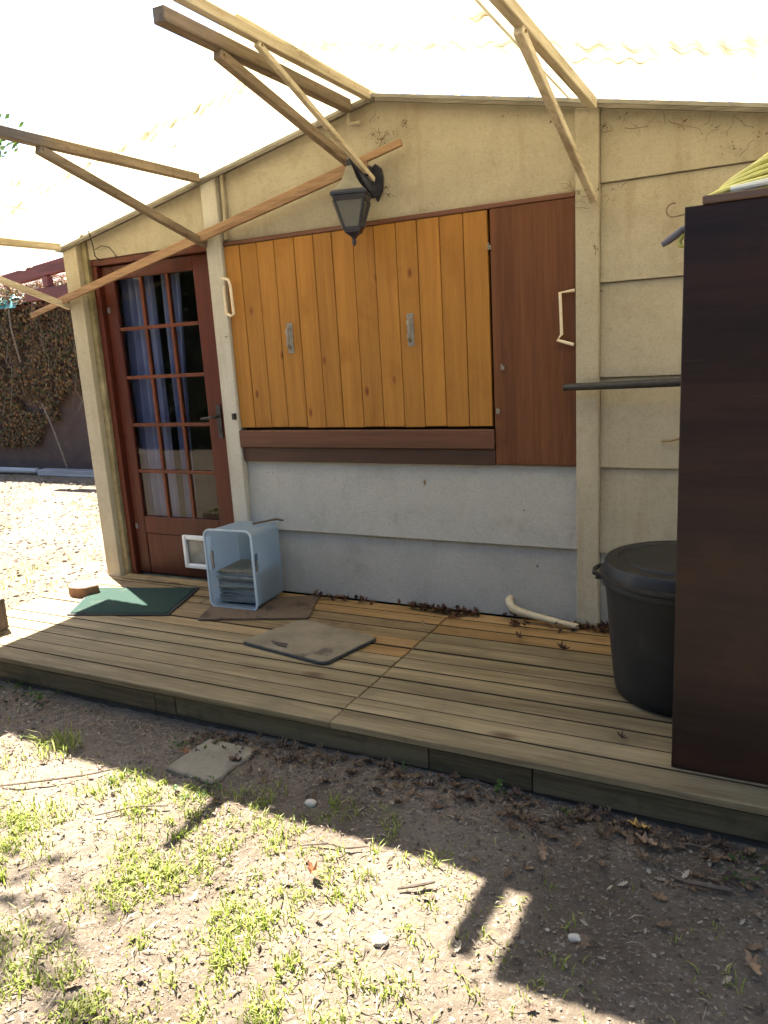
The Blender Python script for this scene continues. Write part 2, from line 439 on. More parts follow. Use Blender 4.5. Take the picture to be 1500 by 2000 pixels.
# ------------------------------------------------------------------ mesh helpers
class MB:
    def __init__(s):
        s.v, s.f, s.m = [], [], []
    def add(s, vs, fs, mi=0):
        b = len(s.v)
        s.v += [tuple(p) for p in vs]
        s.f += [tuple(b + i for i in f) for f in fs]
        s.m += [mi] * len(fs)
        return s
    def box(s, x0, x1, y0, y1, z0, z1, mi=0):
        vs = [(x, y, z) for x in (x0, x1) for y in (y0, y1) for z in (z0, z1)]
        return s.add(vs, [(0, 1, 3, 2), (4, 6, 7, 5), (0, 4, 5, 1), (2, 3, 7, 6), (0, 2, 6, 4), (1, 5, 7, 3)], mi)
    def beam(s, p, q, wd, ht, up=(0, 0, 1), mi=0, wd2=None, ht2=None):
        p, q = Vector(p), Vector(q)
        d = (q - p).normalized()
        a = d.cross(Vector(up))
        if a.length < 1e-4:
            a = d.cross(Vector((1, 0, 0)))
        a.normalize()
        b = a.cross(d)
        wd2, ht2 = wd2 or wd, ht2 or ht
        vs = []
        for c, w_, h_ in ((p, wd, ht), (q, wd2, ht2)):
            for sx, sy in ((-1, -1), (1, -1), (1, 1), (-1, 1)):
                vs.append(c + a * sx * w_ / 2 + b * sy * h_ / 2)
        return s.add(vs, [(3, 2, 1, 0), (4, 5, 6, 7), (0, 1, 5, 4), (1, 2, 6, 5), (2, 3, 7, 6), (3, 0, 4, 7)], mi)
    def tube(s, pts, r, n=8, mi=0, cap=True):
        pts = [Vector(p) for p in pts]
        rs = r if isinstance(r, (list, tuple)) else [r] * len(pts)
        prev = None
        vs, fs = [], []
        for i, p in enumerate(pts):
            d = (pts[min(i + 1, len(pts) - 1)] - pts[max(i - 1, 0)]).normalized()
            if prev is None:
                a = d.orthogonal().normalized()
            else:
                a = (prev - d * prev.dot(d)).normalized()
            prev = a
            b = d.cross(a)
            for k in range(n):
                t = 2 * PI * k / n
                vs.append(p + (a * math.cos(t) + b * math.sin(t)) * rs[i])
        for i in range(len(pts) - 1):
            for k in range(n):
                fs.append((i * n + k, i * n + (k + 1) % n, (i + 1) * n + (k + 1) % n, (i + 1) * n + k))
        if cap:
            fs.append(tuple(reversed(range(n))))
            fs.append(tuple((len(pts) - 1) * n + k for k in range(n)))
        return s.add(vs, fs, mi)
    def lathe(s, prof, c, n=32, mi=0, rot=0.0, sx=1.0, sy=1.0):
        vs, fs = [], []
        for r, z in prof:
            for k in range(n):
                t = 2 * PI * k / n + rot
                vs.append((c[0] + r * math.cos(t) * sx, c[1] + r * math.sin(t) * sy, c[2] + z))
        for i in range(len(prof) - 1):
            for k in range(n):
                fs.append((i * n + k, i * n + (k + 1) % n, (i + 1) * n + (k + 1) % n, (i + 1) * n + k))
        fs.append(tuple(reversed(range(n))))
        fs.append(tuple((len(prof) - 1) * n + k for k in range(n)))
        return s.add(vs, fs, mi)
    def prism(s, poly, a0, a1, axis=1, mi=0):
        """poly: 2-D outline (x,z for axis 1; y,z for axis 0; x,y for axis 2)"""
        def P(u, v, a):
            return (u, a, v) if axis == 1 else ((a, u, v) if axis == 0 else (u, v, a))
        n = len(poly)
        vs = [P(u, v, a0) for u, v in poly] + [P(u, v, a1) for u, v in poly]
        fs = [tuple(range(n)), tuple(reversed(range(n, 2 * n)))]
        fs += [(i, n + i, n + (i + 1) % n, (i + 1) % n) for i in range(n)]
        return s.add(vs, fs, mi)
    def xform(s, Mx, start=0):
        s.v = s.v[:start] + [tuple(Mx @ Vector(p)) for p in s.v[start:]]
        return s

BASE = {}
def top(name, label, cat, loc, group=None, kind=None):
    o = bpy.data.objects.new(name, None)
    o.empty_display_size = 0.1
    o.location = loc
    col.objects.link(o)
    if label:
        o['label'] = label
    if cat:
        o['category'] = cat
    if group:
        o['group'] = group
    if kind:
        o['kind'] = kind
    BASE[o.name] = Vector(loc)
    return o

def build(mb, name, mats, parent=None, loc=None, smooth=False, bevel=0.0, fix=True):
    if not isinstance(mats, (list, tuple)):
        mats = [mats]
    base = BASE[parent.name] if parent else Vector(loc or (0, 0, 0))
    me = bpy.data.meshes.new(name)
    vs = np.array(mb.v, dtype=float) - np.array(base)
    me.from_pydata(vs.tolist(), [], mb.f)
    for m_ in mats:
        me.materials.append(m_)
    if len(mats) > 1:
        me.polygons.foreach_set('material_index', mb.m)
    if fix:
        import bmesh
        bm = bmesh.new()
        bm.from_mesh(me)
        bmesh.ops.recalc_face_normals(bm, faces=bm.faces)
        bm.to_mesh(me)
        bm.free()
    if smooth:
        me.polygons.foreach_set('use_smooth', [True] * len(me.polygons))
        if hasattr(me, 'set_sharp_from_angle'):
            me.set_sharp_from_angle(angle=math.radians(40))
    o = bpy.data.objects.new(name, me)
    col.objects.link(o)
    if parent:
        o.parent = parent
        BASE[o.name] = base
    else:
        o.location = base
        BASE[o.name] = base
    if bevel:
        b = o.modifiers.new('bevel', 'BEVEL')
        b.width = bevel
        b.segments = 1
        b.limit_method = 'ANGLE'
    return o

def tag(o, label=None, cat=None, group=None, kind=None):
    for k, v in (('label', label), ('category', cat), ('group', group), ('kind', kind)):
        if v:
            o[k] = v
    return o

def solo(mb, name, mats, label, cat, loc, group=None, **kw):
    return tag(build(mb, name, mats, None, loc, **kw), label, cat, group)

def R(a, b):
    return rng.uniform(a, b)

# ------------------------------------------------------------------ ground
def gh(x, y):
    z = -0.138 + 0.020 * noise.noise((x * 0.9, y * 0.9, 0.3)) + 0.010 * noise.noise((x * 3.1, y * 3.1, 4.0))
    if -6 < x < 2.5 and -4.5 < y < 1.5:
        z += 0.008 * noise.noise((x * 14, y * 14, 2.0)) + 0.006 * noise.noise((x * 43, y * 43, 9.0))
    return z
def axis_pts(lo, hi, step_, far):
    a = list(np.arange(lo, hi + 1e-6, step_))
    g, s = [], step_
    p = hi
    while p < far:
        s = min(s * 1.35, 30)
        p += s
        g.append(p)
    b, s, p = [], step_, lo
    while p > -far:
        s = min(s * 1.35, 30)
        p -= s
        b.append(p)
    return list(reversed(b)) + a + g
gx = axis_pts(-4.6, 0.9, 0.024, 160)
gy = axis_pts(-3.6, -1.1, 0.024, 160)
g = MB()
g.v = [(x, y, gh(x, y)) for y in gy for x in gx]
nx = len(gx)
g.f = [(j * nx + i, j * nx + i + 1, (j + 1) * nx + i + 1, (j + 1) * nx + i) for j in range(len(gy) - 1) for i in range(nx - 1)]
g.m = [0] * len(g.f)
tag(build(g, 'ground', M_ground, None, (0, 0, 0), smooth=False, fix=False), kind='structure')

# ------------------------------------------------------------------ the house
AX, AZ, SL = -1.78, 2.585, 0.207
def rake(x):
    return AZ - SL * abs(x - AX)
house = top('house', 'cream prefabricated panel house with red-brown glazed door and orange shutters', 'house', (AX, 0, 0))

def gable_poly(x0, x1, z0):
    pts = [(x0, z0), (x1, z0), (x1, rake(x1))]
    if x0 < AX < x1:
        pts.append((AX, AZ))
    pts.append((x0, rake(x0)))
    return pts

def panel(x0, x1, z0, z1, mat_, proud=0.018):
    """concrete panel that leans out a little towards its lower edge"""
    mb = MB()
    mb.prism([(-proud + 0.016, z0), (0.055, z0), (0.055, z1), (0.012, z1)], x0, x1, axis=0)
    return build(mb, 'wall_panel', mat_, house, bevel=0.002)

def gable_panel(x0, x1, z0, mat_, yf=0.004):
    mb = MB()
    mb.prism(gable_poly(x0, x1, z0), yf, 0.055, axis=1)
    return build(mb, 'wall_panel', mat_, house, bevel=0.002)

# posts of the front
def post(x0, x1, y0, mat_, z0=0.0):
    mb = MB()
    mb.prism(gable_poly(x0, x1, z0), y0, 0.06, axis=1)
    return build(mb, 'post', mat_, house, bevel=0.004)
post(-4.005, -3.885, -0.05, M_post, -0.1)
post(-2.883, -2.778, -0.038, M_whitepost)
post(-0.818, -0.716, -0.034, M_post)
post(0.42, 0.52, -0.034, M_post)
mb = MB().box(-3.8835, -3.842, -0.012, 0.06, 0.0, 2.20)
build(mb, 'door_reveal', M_moss, house, bevel=0.003)
# bay over the door
gable_panel(-3.840, -2.884, 2.045, M_wall)
# bay with the shutters
panel(-2.777, -0.819, 0.392, 0.800, M_wall_low, 0.030)
panel(-2.777, -0.819, 0.0, 0.390, M_wall_low, 0.0)
gable_panel(-2.777, -0.819, 2.036, M_wall)
mb = MB().box(-2.777, -0.819, 0.035, 0.055, 0.802, 2.034)
build(mb, 'window_backing', M_sill_d, house)
# bays to the right
for x0, x1 in ((-0.715, 0.419), (0.521, 1.05)):
    z = 0.0
    for i, zt in enumerate((0.378, 0.796, 1.215, 1.634, 2.053)):
        panel(x0, x1, z + 0.002, zt, M_wall_low if i < 1 else M_wall, 0.022 if i else 0.0)
        z = zt
    gable_panel(x0, x1, 2.055, M_wall, 0.000)
# wall core, side and back walls, floor
mb = MB()
mb.prism(gable_poly(-2.884, 1.05, -0.1), 0.06, 0.11, axis=1)
mb.prism(gable_poly(-4.0, -2.886, 2.046), 0.062, 0.11, axis=1)
build(mb, 'inner_wall', M_dark_in, house)
mb = MB()
mb.prism([(0.061, -0.13), (6.0, -0.13), (6.0, rake(-4.0)), (0.061, rake(-4.0))], -4.0, -3.90, axis=0)
mb.prism([(0.111, -0.13), (6.0, -0.13), (6.0, rake(1.05)), (0.111, rake(1.05))], 0.95, 1.05, axis=0)
mb.prism(gable_poly(-3.899, 0.949, -0.13), 5.9, 6.0, axis=1)
build(mb, 'outer_wall', M_wall, house)
mb = MB().box(-3.9, 0.95, 0.112, 5.9, -0.12, -0.02)
mb.box(-2.2, -2.15, 0.111, 3.2, -0.019, 2.2)
mb.box(-3.899, -2.201, 3.15, 3.2, -0.019, 2.2)
build(mb, 'interior_wall', M_dark_in, house)
mb = MB().box(-3.86, -2.87, 0.061, 0.111, -0.05, 0.0)
build(mb, 'door_sill', M_moss, house)
# roof
mb = MB()
for s in (-1, 1):
    xe = -4.07 if s < 0 else 1.55
    prof = [(AX, AZ + 0.002), (xe, AZ + 0.002 - SL * abs(xe - AX)), (xe, AZ + 0.018 - SL * abs(xe - AX)), (AX, AZ + 0.018)]
    mb.prism(prof, -0.045, 6.25, axis=1)
build(mb, 'roof', M_roof, house)
mb = MB()
for x0, x1 in ((-4.0, AX - 0.02), (AX + 0.02, 1.05)):
    d = 0.004
    mb.prism([(x0, rake(x0) - 0.020), (x1, rake(x1) - 0.020), (x1, rake(x1) - d), (x0, rake(x0) - d)], -0.064, -0.0515, axis=1)
build(mb, 'bargeboard', M_grey_trim, house)

# door frame, door, panes
mb = MB().box(-3.8405, -3.797, 0.012, 0.10, 0.0, 2.004)
mb.box(-2.926, -2.885, 0.012, 0.10, 0.0, 2.004)
mb.box(-3.8405, -2.885, 0.010, 0.10, 2.005, 2.043)
build(mb, 'door_frame', M_door, house, bevel=0.004)
dl, dr, dt = -3.793, -2.929, 2.001
pl, pr, pb, pt = -3.700, -3.066, 0.408, 1.918
door = MB()
door.box(dl, pl, 0.046, 0.086, 0.012, dt)
door.box(pr, dr, 0.046, 0.086, 0.012, dt)
door.box(pl, pr, 0.0465, 0.0855, pt, dt)
door.box(pl, pr, 0.0465, 0.0855, 0.29, pb)
door.box(pl, pr, 0.052, 0.080, 0.012, 0.29)
D = build(door, 'door', M_door, house, bevel=0.004)
D['label'] = 'red-brown glazed door with fifteen panes and a white cat flap'
zs = [pb, 0.686, 1.010, 1.308, 1.630, pt]
zs = [pb + (pt - pb) * i / 5 for i in range(6)]
for z in zs[1:-1]:
    build(MB().box(pl, pr, 0.050, 0.082, z - 0.011, z + 0.011), 'glazing_bar', M_doorbar, D, bevel=0.003)
cw = (pr - pl) / 3
for i in (1, 2):
    for j in range(5):
        build(MB().box(pl + cw * i - 0.011, pl + cw * i + 0.011, 0.051, 0.081, zs[j] + (0.011 if j else 0), zs[j + 1] - (0.011 if j < 4 else 0)), 'glazing_bar', M_doorbar, D, bevel=0.003)
for i in range(3):
    for j in range(5):
        a, b = pl + cw * i + (0.011 if i else 0), pl + cw * (i + 1) - (0.011 if i < 2 else 0)
        t = R(-0.004, 0.004)
        mb = MB().add([(a, 0.066 + t, zs[j]), (b, 0.066 - t, zs[j]), (b, 0.066 - t, zs[j + 1]), (a, 0.066 + t, zs[j + 1])], [(0, 1, 2, 3)])
        build(mb, 'pane', M_glass, D, fix=False)
# cat flap
mb = MB()
fx0, fx1, fz0, fz1 = -3.372, -3.150, 0.082, 0.300
mb.box(fx0, fx0 + 0.028, 0.022, 0.052, fz0, fz1)
mb.box(fx1 - 0.028, fx1, 0.022, 0.052, fz0, fz1)
mb.box(fx0 + 0.028, fx1 - 0.028, 0.0225, 0.0515, fz0, fz0 + 0.028)
mb.box(fx0 + 0.028, fx1 - 0.028, 0.0225, 0.0515, fz1 - 0.028, fz1)
build(mb, 'cat_flap_frame', M_white, D, bevel=0.005)
mb = MB().box(fx0 + 0.03, fx1 - 0.03, 0.042, 0.050, fz0 + 0.03, fz1 - 0.03)
build(mb, 'cat_flap', plain('dusty_flap', (0.10, 0.095, 0.08), (0.26, 0.25, 0.22), 14, 0.25, 0.02), D)
mb = MB().box(-2.995, -2.962, 0.038, 0.046, 0.93, 1.13)
mb.tube([(-2.978, 0.040, 1.06), (-2.978, -0.005, 1.06), (-2.990, -0.010, 1.06), (-3.075, -0.010, 1.052)], 0.008, 8)
mb.box(-2.983, -2.973, 0.034, 0.038, 0.96, 0.985)
build(mb, 'handle', M_black, D)
for z in (1.72, 0.32):
    mb = MB().box(dl + 0.012, dl + 0.034, 0.0415, 0.0455, z, z + 0.035)
    build(mb, 'catch', M_greyp, D)

# shutters
sh = MB().box(-2.774, -1.236, 0.010, 0.030, 1.000, 2.008)
S = build(sh, 'shutter', M_sill_d, house)
S['label'] = 'closed orange pine shutters of twelve upright boards'
seams = [-2.781, -2.674, -2.557, -2.442, -2.313, -2.191, -2.081, -1.954, -1.833, -1.710, -1.595, -1.475, -1.353, -1.232]
seams = [-2.778 + (1.546) * i / 13 for i in range(14)]
ow = [-2.778, -2.672, -2.556, -2.441, -2.313, -2.192, -2.080, -1.955, -1.834, -1.711, -1.596, -1.476, -1.354, -1.232]
for i in range(13):
    a, b = ow[i] + 0.0016, ow[i + 1] - 0.0016
    y0 = -0.016 + R(-0.0015, 0.0015)
    mb = MB().box(a, b, y0, 0.0098, 0.998 + R(-0.003, 0.003), 2.010)
    build(mb, 'board', M_board, S, bevel=0.0025)
for x in (-2.380, -1.652):
    mb = MB()
    mb.box(x - 0.018, x + 0.018, -0.0205, -0.018, 1.408, 1.57)
    mb.tube([(x - 0.004, -0.020, 1.435), (x + 0.002, -0.052, 1.452), (x + 0.010, -0.056, 1.490), (x + 0.002, -0.052, 1.528), (x - 0.004, -0.020, 1.545)], 0.009, 8)
    build(mb, 'handle', M_silver, S, smooth=True)
mb = MB().box(-2.777, -0.82, -0.022, 0.034, 2.0115, 2.0335)
build(mb, 'head_rail', M_sill, house, bevel=0.003)
mb = MB().box(-2.80, -1.222, -0.036, 0.034, 0.884, 0.983)
build(mb, 'window_sill', M_sill, house, bevel=0.005)
mb = MB().box(-2.776, -1.222, -0.020, 0.034, 0.802, 0.8835)
build(mb, 'sill_board', M_sill_d, house, bevel=0.003)
mb = MB().box(-1.2195, -0.8205, -0.018, 0.034, 0.806, 2.0105)
build(mb, 'cover_panel', M_brown, house, bevel=0.003)
for x, z in ((-1.222, 1.84), (-1.200, 1.07), (-1.172, 1.28)):
    mb = MB().box(x - 0.008, x + 0.008, -0.028, -0.0185, z - 0.010, z + 0.010)
    mb.tube([(x, -0.030, z), (x, -0.045, z), (x + 0.004, -0.046, z + 0.018)], 0.004, 6)
    build(mb, 'shutter_hook', M_silver, house)
mb = MB().box(-2.803, -2.786, -0.060, -0.0385, 1.05, 1.085)
build(mb, 'shutter_hook', M_black, house)
def rod(pts, r=0.006, name='shutter_stay', m=None):
    return build(MB().tube(pts, r, 7), name, m or M_rod, house)
rod([(-0.822, -0.040, 1.612), (-0.888, -0.034, 1.606), (-0.882, -0.034, 1.42), (-0.902, -0.036, 1.396), (-0.826, -0.042, 1.372)], 0.0075)
rod([(-2.782, -0.052, 1.838), (-2.740, -0.052, 1.830), (-2.728, -0.052, 1.80), (-2.722, -0.052, 1.64), (-2.745, -0.052, 1.632), (-2.778, -0.048, 1.650), (-2.778, -0.048, 1.80)], 0.0085)
rod([(-2.742, -0.016, 2.395), (-2.744, -0.018, 2.20), (-2.750, -0.020, 2.045)], 0.011, 'conduit', M_post)
rod([(-1.930, -0.012, 2.60), (-1.928, -0.028, 2.585), (-1.928, -0.028, 2.50), (-1.922, -0.028, 2.494), (-1.866, -0.024, 2.492)], 0.009, 'conduit', M_post)
rod([(-3.73, -0.075, 2.20), (-3.735, -0.05, 2.12), (-3.75, -0.03, 2.06), (-3.752, 0.002, 2.035)], 0.004, 'wire', M_black)
rod([(-3.76, -0.01, 2.10), (-3.70, -0.015, 2.115), (-3.64, -0.014, 2.10), (-3.61, -0.01, 2.065), (-3.60, 0.0, 2.035)], 0.003, 'wire', M_black)
mb = MB().box(-3.84, -2.88, -0.085, -0.002, 0.0015, 0.014)
build(mb, 'door_step', M_worn, house, bevel=0.003)

# curtains inside the door
def curtain(x0, x1, x0b, x1b, folds, y, name, label):
    nu, nv = 60, 26
    mb = MB()
    for j in range(nv + 1):
        t = j / nv
        z = 1.93 - t * 1.86
        a, b = x0 + (x0b - x0) * t, x1 + (x1b - x1) * t
        for i in range(nu + 1):
            u = i / nu
            yy = y + 0.022 * math.sin(u * folds * 2 * PI + 0.5 * math.sin(t * 3)) + 0.008 * math.sin(u * folds * 5.3 + 1 + t)
            mb.v.append((a + (b - a) * u + 0.004 * math.sin(t * 7 + u * 20), yy, z))
    n = nu + 1
    mb.f = [(j * n + i, j * n + i + 1, (j + 1) * n + i + 1, (j + 1) * n + i) for j in range(nv) for i in range(nu)]
    mb.m = [0] * len(mb.f)
    return solo(mb, name, M_curtain, label, 'curtain', (x0, y, 0.06), 'curtains behind the door panes', smooth=True, fix=False)
curtain(-3.78, -3.50, -3.78, -3.50, 5, 0.17, 'curtain', 'pleated pale curtain behind the door panes on the hinge side')
curtain(-3.46, -3.30, -3.46, -3.40, 3, 0.20, 'curtain', 'narrow pale curtain tapering behind the middle column of door panes')

# ------------------------------------------------------------------ canopy
can = top('canopy', 'translucent corrugated canopy on wooden brackets over the deck', 'canopy', (AX, -0.7, 2.2))
def sheet(x0, x1, y0, y1, dz=0.0):
    n = max(8, int((x1 - x0) / 0.0125))
    top_, bot = [], []
    mb = MB()
    ys = np.linspace(y0, y1, 5)
    for th in (0.0, 0.003):
        for yy in ys:
            for i in range(n + 1):
                x = x0 + (x1 - x0) * i / n
                z = AZ + 0.036 + dz - SL * abs(x - AX) + 0.009 * math.sin(2 * PI * x / 0.076) + th
                z -= 0.010 * (1 + math.sin((yy + x) * 3)) * abs(yy) * 0.4
                mb.v.append((x, yy, z))
    k = n + 1
    L = k * 5
    for j in range(4):
        for i in range(n):
            a = j * k + i
            mb.f.append((a, a + 1, a + k + 1, a + k))
            mb.f.append((L + a, L + a + k, L + a + k + 1, L + a + 1))
    for i in range(n):
        mb.f.append((i, L + i, L + i + 1, i + 1))
        a = 4 * k + i
        mb.f.append((a, a + 1, L + a + 1, L + a))
    mb.m = [0] * len(mb.f)
    return build(mb, 'roof_sheet', M_canopy, can, smooth=True, fix=False)
sheet(-4.50, -3.60, -1.075, 0.06, 0.000)
sheet(-3.61, -2.70, -1.07, 0.06, 0.006)
sheet(-2.71, -1.80, -1.065, 0.06, 0.000)
sheet(-1.82, -0.85, -1.385, 0.06, 0.010)
sheet(-0.86, 0.03, -1.38, 0.06, 0.002)
sheet(0.02, 1.55, -1.39, 0.06, 0.010)

def bracket(x, ztop, zfoot, ytip, yjoint, m, w1, h1, w2, h2, dx=0.0, yaw_=0.0):
    B = MB()
    B.beam((x, -0.0645, ztop), (x + yaw_, ytip, ztop - 0.012), w1, h1)
    bo = build(B, 'bracket', m, can, bevel=0.003)
    T = MB()
    T.beam((x + dx, -0.050, zfoot), (x + dx * 0.3 + yaw_ * 0.8, yjoint, ztop - h1 / 2 - h2 * 0.5), w2, h2)
    build(T, 'stay', m, bo, bevel=0.003)
    jx, jy, jz = x + dx * 0.3 + yaw_ * 0.8, yjoint, ztop - h1 / 2 - h2 * 0.5
    build(MB().tube([(jx - w2 / 2 - .006, jy + .02, jz - .004), (jx + w2 / 2 + .006, jy + .02, jz - .004)], 0.005, 8), 'bolt', M_rust, bo)
    return bo
bracket(-1.912, 2.566, 2.300, -1.365, -1.06, M_bar_d, 0.050, 0.052, 0.036, 0.042, 0.0)
bracket(-1.800, 2.592, 2.215, -1.40, -0.96, M_bar, 0.036, 0.040, 0.024, 0.026, 0.0)
bracket(-2.872, 2.374, 2.030, -1.36, -1.11, M_bar_d, 0.040, 0.045, 0.032, 0.040)
bracket(-4.006, 2.135, 1.775, -1.36, -1.11, M_bar, 0.036, 0.040, 0.030, 0.034)
bracket(-0.735, 2.362, 1.985, -1.42, -1.13, M_bar, 0.036, 0.042, 0.030, 0.034)
bracket(0.47, 2.105, 1.73, -1.36, -1.13, M_bar, 0.036, 0.042, 0.030, 0.034)

# ------------------------------------------------------------------ battens tucked behind the stays
mb = MB().beam((-1.628, -0.070, 2.356), (-4.06, -0.086, 1.812), 0.022, 0.034)
solo(mb, 'batten', M_batten, 'long orange-brown wooden batten, upper one of the pair tucked behind the canopy stays', 'batten', (-4.06, -0.09, 1.8), bevel=0.003)
mb = MB().beam((-1.80, -0.100, 2.278), (-4.30, -0.108, 1.742), 0.020, 0.028)
solo(mb, 'batten', M_batten, 'slightly lower wooden batten that reaches past the corner post', 'batten', (-4.3, -0.1, 1.75), bevel=0.003)

# ------------------------------------------------------------------ lantern
lx, ly = -1.862, -0.17
lan = top('wall_lantern', 'black four-sided wall lantern with tapered smoked glass hanging above the shutters', 'lantern', (-1.80, 0, 2.2))
rt4 = math.radians(-117)
mb = MB()
mb.lathe([(0.124, 2.130), (0.124, 2.142), (0.112, 2.152), (0.100, 2.154)], (lx, ly, 0), 4, rot=rt4)
mb.lathe([(0.106, 2.106), (0.117, 2.129)], (lx, ly, 0), 4, rot=rt4)
mb.lathe([(0.018, 1.946), (0.052, 1.964), (0.062, 1.985), (0.056, 1.990)], (lx, ly, 0), 4, rot=rt4)
mb.lathe([(0.003, 1.902), (0.010, 1.914), (0.012, 1.926), (0.006, 1.932), (0.017, 1.946)], (lx, ly, 0), 10)
for k in range(4):
    t = rt4 + k * PI / 2
    p = (lx + 0.104 * math.cos(t), ly + 0.104 * math.sin(t), 2.108)
    q = (lx + 0.056 * math.cos(t), ly + 0.056 * math.sin(t), 1.985)
    mb.beam(p, q, 0.013, 0.013, up=(math.cos(t), math.sin(t), 0.2))
build(mb, 'lantern_frame', M_lamp, lan, bevel=0.0015)
for k in range(4):
    t0, t1 = rt4 + k * PI / 2, rt4 + (k + 1) * PI / 2
    a, b = 0.099, 0.053
    vs = [(lx + a * math.cos(t0), ly + a * math.sin(t0), 2.108), (lx + a * math.cos(t1), ly + a * math.sin(t1), 2.108),
          (lx + b * math.cos(t1), ly + b * math.sin(t1), 1.986), (lx + b * math.cos(t0), ly + b * math.sin(t0), 1.986)]
    build(MB().add(vs, [(0, 1, 2, 3)]), 'pane', M_lampglass, lan, fix=False)
mb = MB().lathe([(0.102, 2.1545), (0.056, 2.195), (0.034, 2.235), (0.022, 2.262), (0.016, 2.268)], (lx, ly, 0), 4, rot=rt4)
build(mb, 'lantern_roof', M_lamptop, lan)
mb = MB()
outl = [(-1.800, 2.295), (-1.772, 2.270), (-1.764, 2.225), (-1.772, 2.170), (-1.800, 2.120), (-1.828, 2.170), (-1.836, 2.225), (-1.828, 2.270)]
mb.prism(outl, -0.002, -0.020, axis=1)
arm = [(-1.80, -0.02, 2.16), (-1.803, -0.055, 2.150), (-1.81, -0.095, 2.175), (-1.825, -0.125, 2.225), (-1.845, -0.150, 2.278), (-1.86, -0.168, 2.300), (-1.865, -0.176, 2.290), (-1.862, -0.17, 2.266)]
mb.tube(arm, [0.022, 0.024, 0.026, 0.024, 0.018, 0.014, 0.012, 0.012], 8)
sp = [(-1.80 - 0.001 * k, -0.03 - 0.045 - 0.045 * math.cos(k * 0.55) * (1 - k / 16), 2.225 + 0.05 * math.sin(k * 0.55) * (1 - k / 16)) for k in range(13)]
mb.tube(sp, [0.012] * 8 + [0.010] * 5, 7)
build(mb, 'lantern_arm', M_lamp, lan, smooth=True)

# ------------------------------------------------------------------ deck
deck = top('deck', 'low weathered plank deck along the front of the house', 'deck', (-1.6, -0.65, -0.13))
pitch = 0.1092
rows = 12
for r_ in range(rows):
    y1 = -0.004 - r_ * pitch
    y0 = y1 - pitch + rng.choice((0.0035, 0.0055, 0.009))
    dz = R(-0.003, 0.002)
    segs = []
    if r_ < 3:
        segs = [(-4.05, -2.9 + R(-.1, .1), M_worn), (-2.9, -1.487, M_new if r_ < 2 else M_worn), (-1.482, -0.592, M_new), (-0.588, 1.05, M_worn)]
        segs[1] = (segs[0][1] + 0.004, segs[1][1], segs[1][2])
    else:
        segs = [(-4.05, -1.487, M_worn if r_ < 6 else M_old), (-1.482, 1.05, M_old)]
        if r_ in (4, 5):
            segs[0] = (-4.05, -2.25, M_worn)
            segs.insert(1, (-2.246, -1.487, M_new))
    for x0, x1, m_ in segs:
        ye = y0 - (0.012 if r_ == rows - 1 else 0)
        e = R(-0.003, 0.003)
        mb = MB().box(x0 + R(-0.002, 0.002) if x0 > -4 else x0 + R(-0.02, 0.02), x1 + (R(-0.001, 0.002)), ye, y1 + R(-0.001, 0.001), -0.028 + dz, dz)
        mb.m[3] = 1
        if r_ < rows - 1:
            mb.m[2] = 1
        build(mb, 'plank', [m_, M_plank_side], deck, bevel=0.003)
for x0, x1 in ((-4.045, -2.402), (-2.398, -2.285), (-2.281, -1.072), (-1.068, -0.682), (-0.678, 1.045)):
    mb = MB().box(x0, x1, -1.313 + R(-.002, .002), -1.283, -0.118, -0.0315)
    build(mb, 'fascia_board', M_fascia, deck, bevel=0.003)
mb = MB().box(-4.03, 1.03, -1.300, -1.27, -0.20, -0.119)
mb.box(-4.03, -3.99, -1.26, 0.0, -0.20, -0.033)
for x in (-3.2, -2.3, -1.485, -0.6, 0.3):
    mb.box(x - 0.03, x + 0.03, -1.265, -0.01, -0.16, -0.0335)
build(mb, 'joist', M_under, deck)

# ------------------------------------------------------------------ tall cupboard, hose, hook
cab = top('cupboard', 'tall dark brown wooden cupboard standing on the deck beside the black bin', 'cupboard', (0.2, -1.05, 0))
mb = MB().box(-0.246, 0.60, -1.191, -1.176, 0.004, 1.747)
build(mb, 'back_panel', M_cab, cab, bevel=0.002)
mb = MB().box(-0.242, -0.224, -1.1755, -0.905, 0.004, 1.735)
mb.box(0.578, 0.596, -1.1755, -0.905, 0.004, 1.735)
mb.box(-0.2235, 0.5775, -1.1755, -0.905, 0.03, 0.05)
mb.box(-0.2235, 0.5775, -1.1755, -0.905, 0.90, 0.92)
build(mb, 'carcass', M_cab, cab)
mb = MB().beam((-0.200, -1.05, 1.7585), (0.62, -1.05, 1.7625), 0.30, 0.022)
build(mb, 'cupboard_top', M_cabtop, cab, bevel=0.003)
mb = MB()
pts = []
for i in range(0, 13 * 30):
    t = 2 * PI * i / 30
    k = i / 30
    amp = 0.018 + 0.0072 * k + 0.010 * math.sin(k * 2.1)
    ry = 0.125 - 0.006 * k + 0.012 * math.sin(k * 1.7)
    rx = 0.315 - 0.004 * k + 0.010 * math.sin(k * 2.9)
    ct = math.cos(t)
    pts.append((0.12 + rx * ct, -1.045 + ry * math.sin(t) + 0.01 * math.sin(k * 3.0), 1.781 + 0.0022 * k + amp * (1 - ct * ct) * (1.0 + 0.2 * math.sin(t))))
mb.tube(pts, 0.0068, 8)
pw = [(p[0] * 1.02 - 0.004, p[1], p[2] - 0.012) for p in pts[:27]]
hose = top('garden_hose', 'coiled yellow garden hose piled on top of the dark cupboard', 'hose', (0.13, -1.045, 1.77))
build(mb, 'hose_coil', M_hose, hose, smooth=True)
build(MB().tube([(0.45, -1.16, 1.784), (0.30, -1.175, 1.795), (0.12, -1.178, 1.80), (-0.05, -1.172, 1.786), (-0.13, -1.155, 1.781)], 0.010, 8), 'hose_end', M_hosew, hose, smooth=True)
mb = MB()
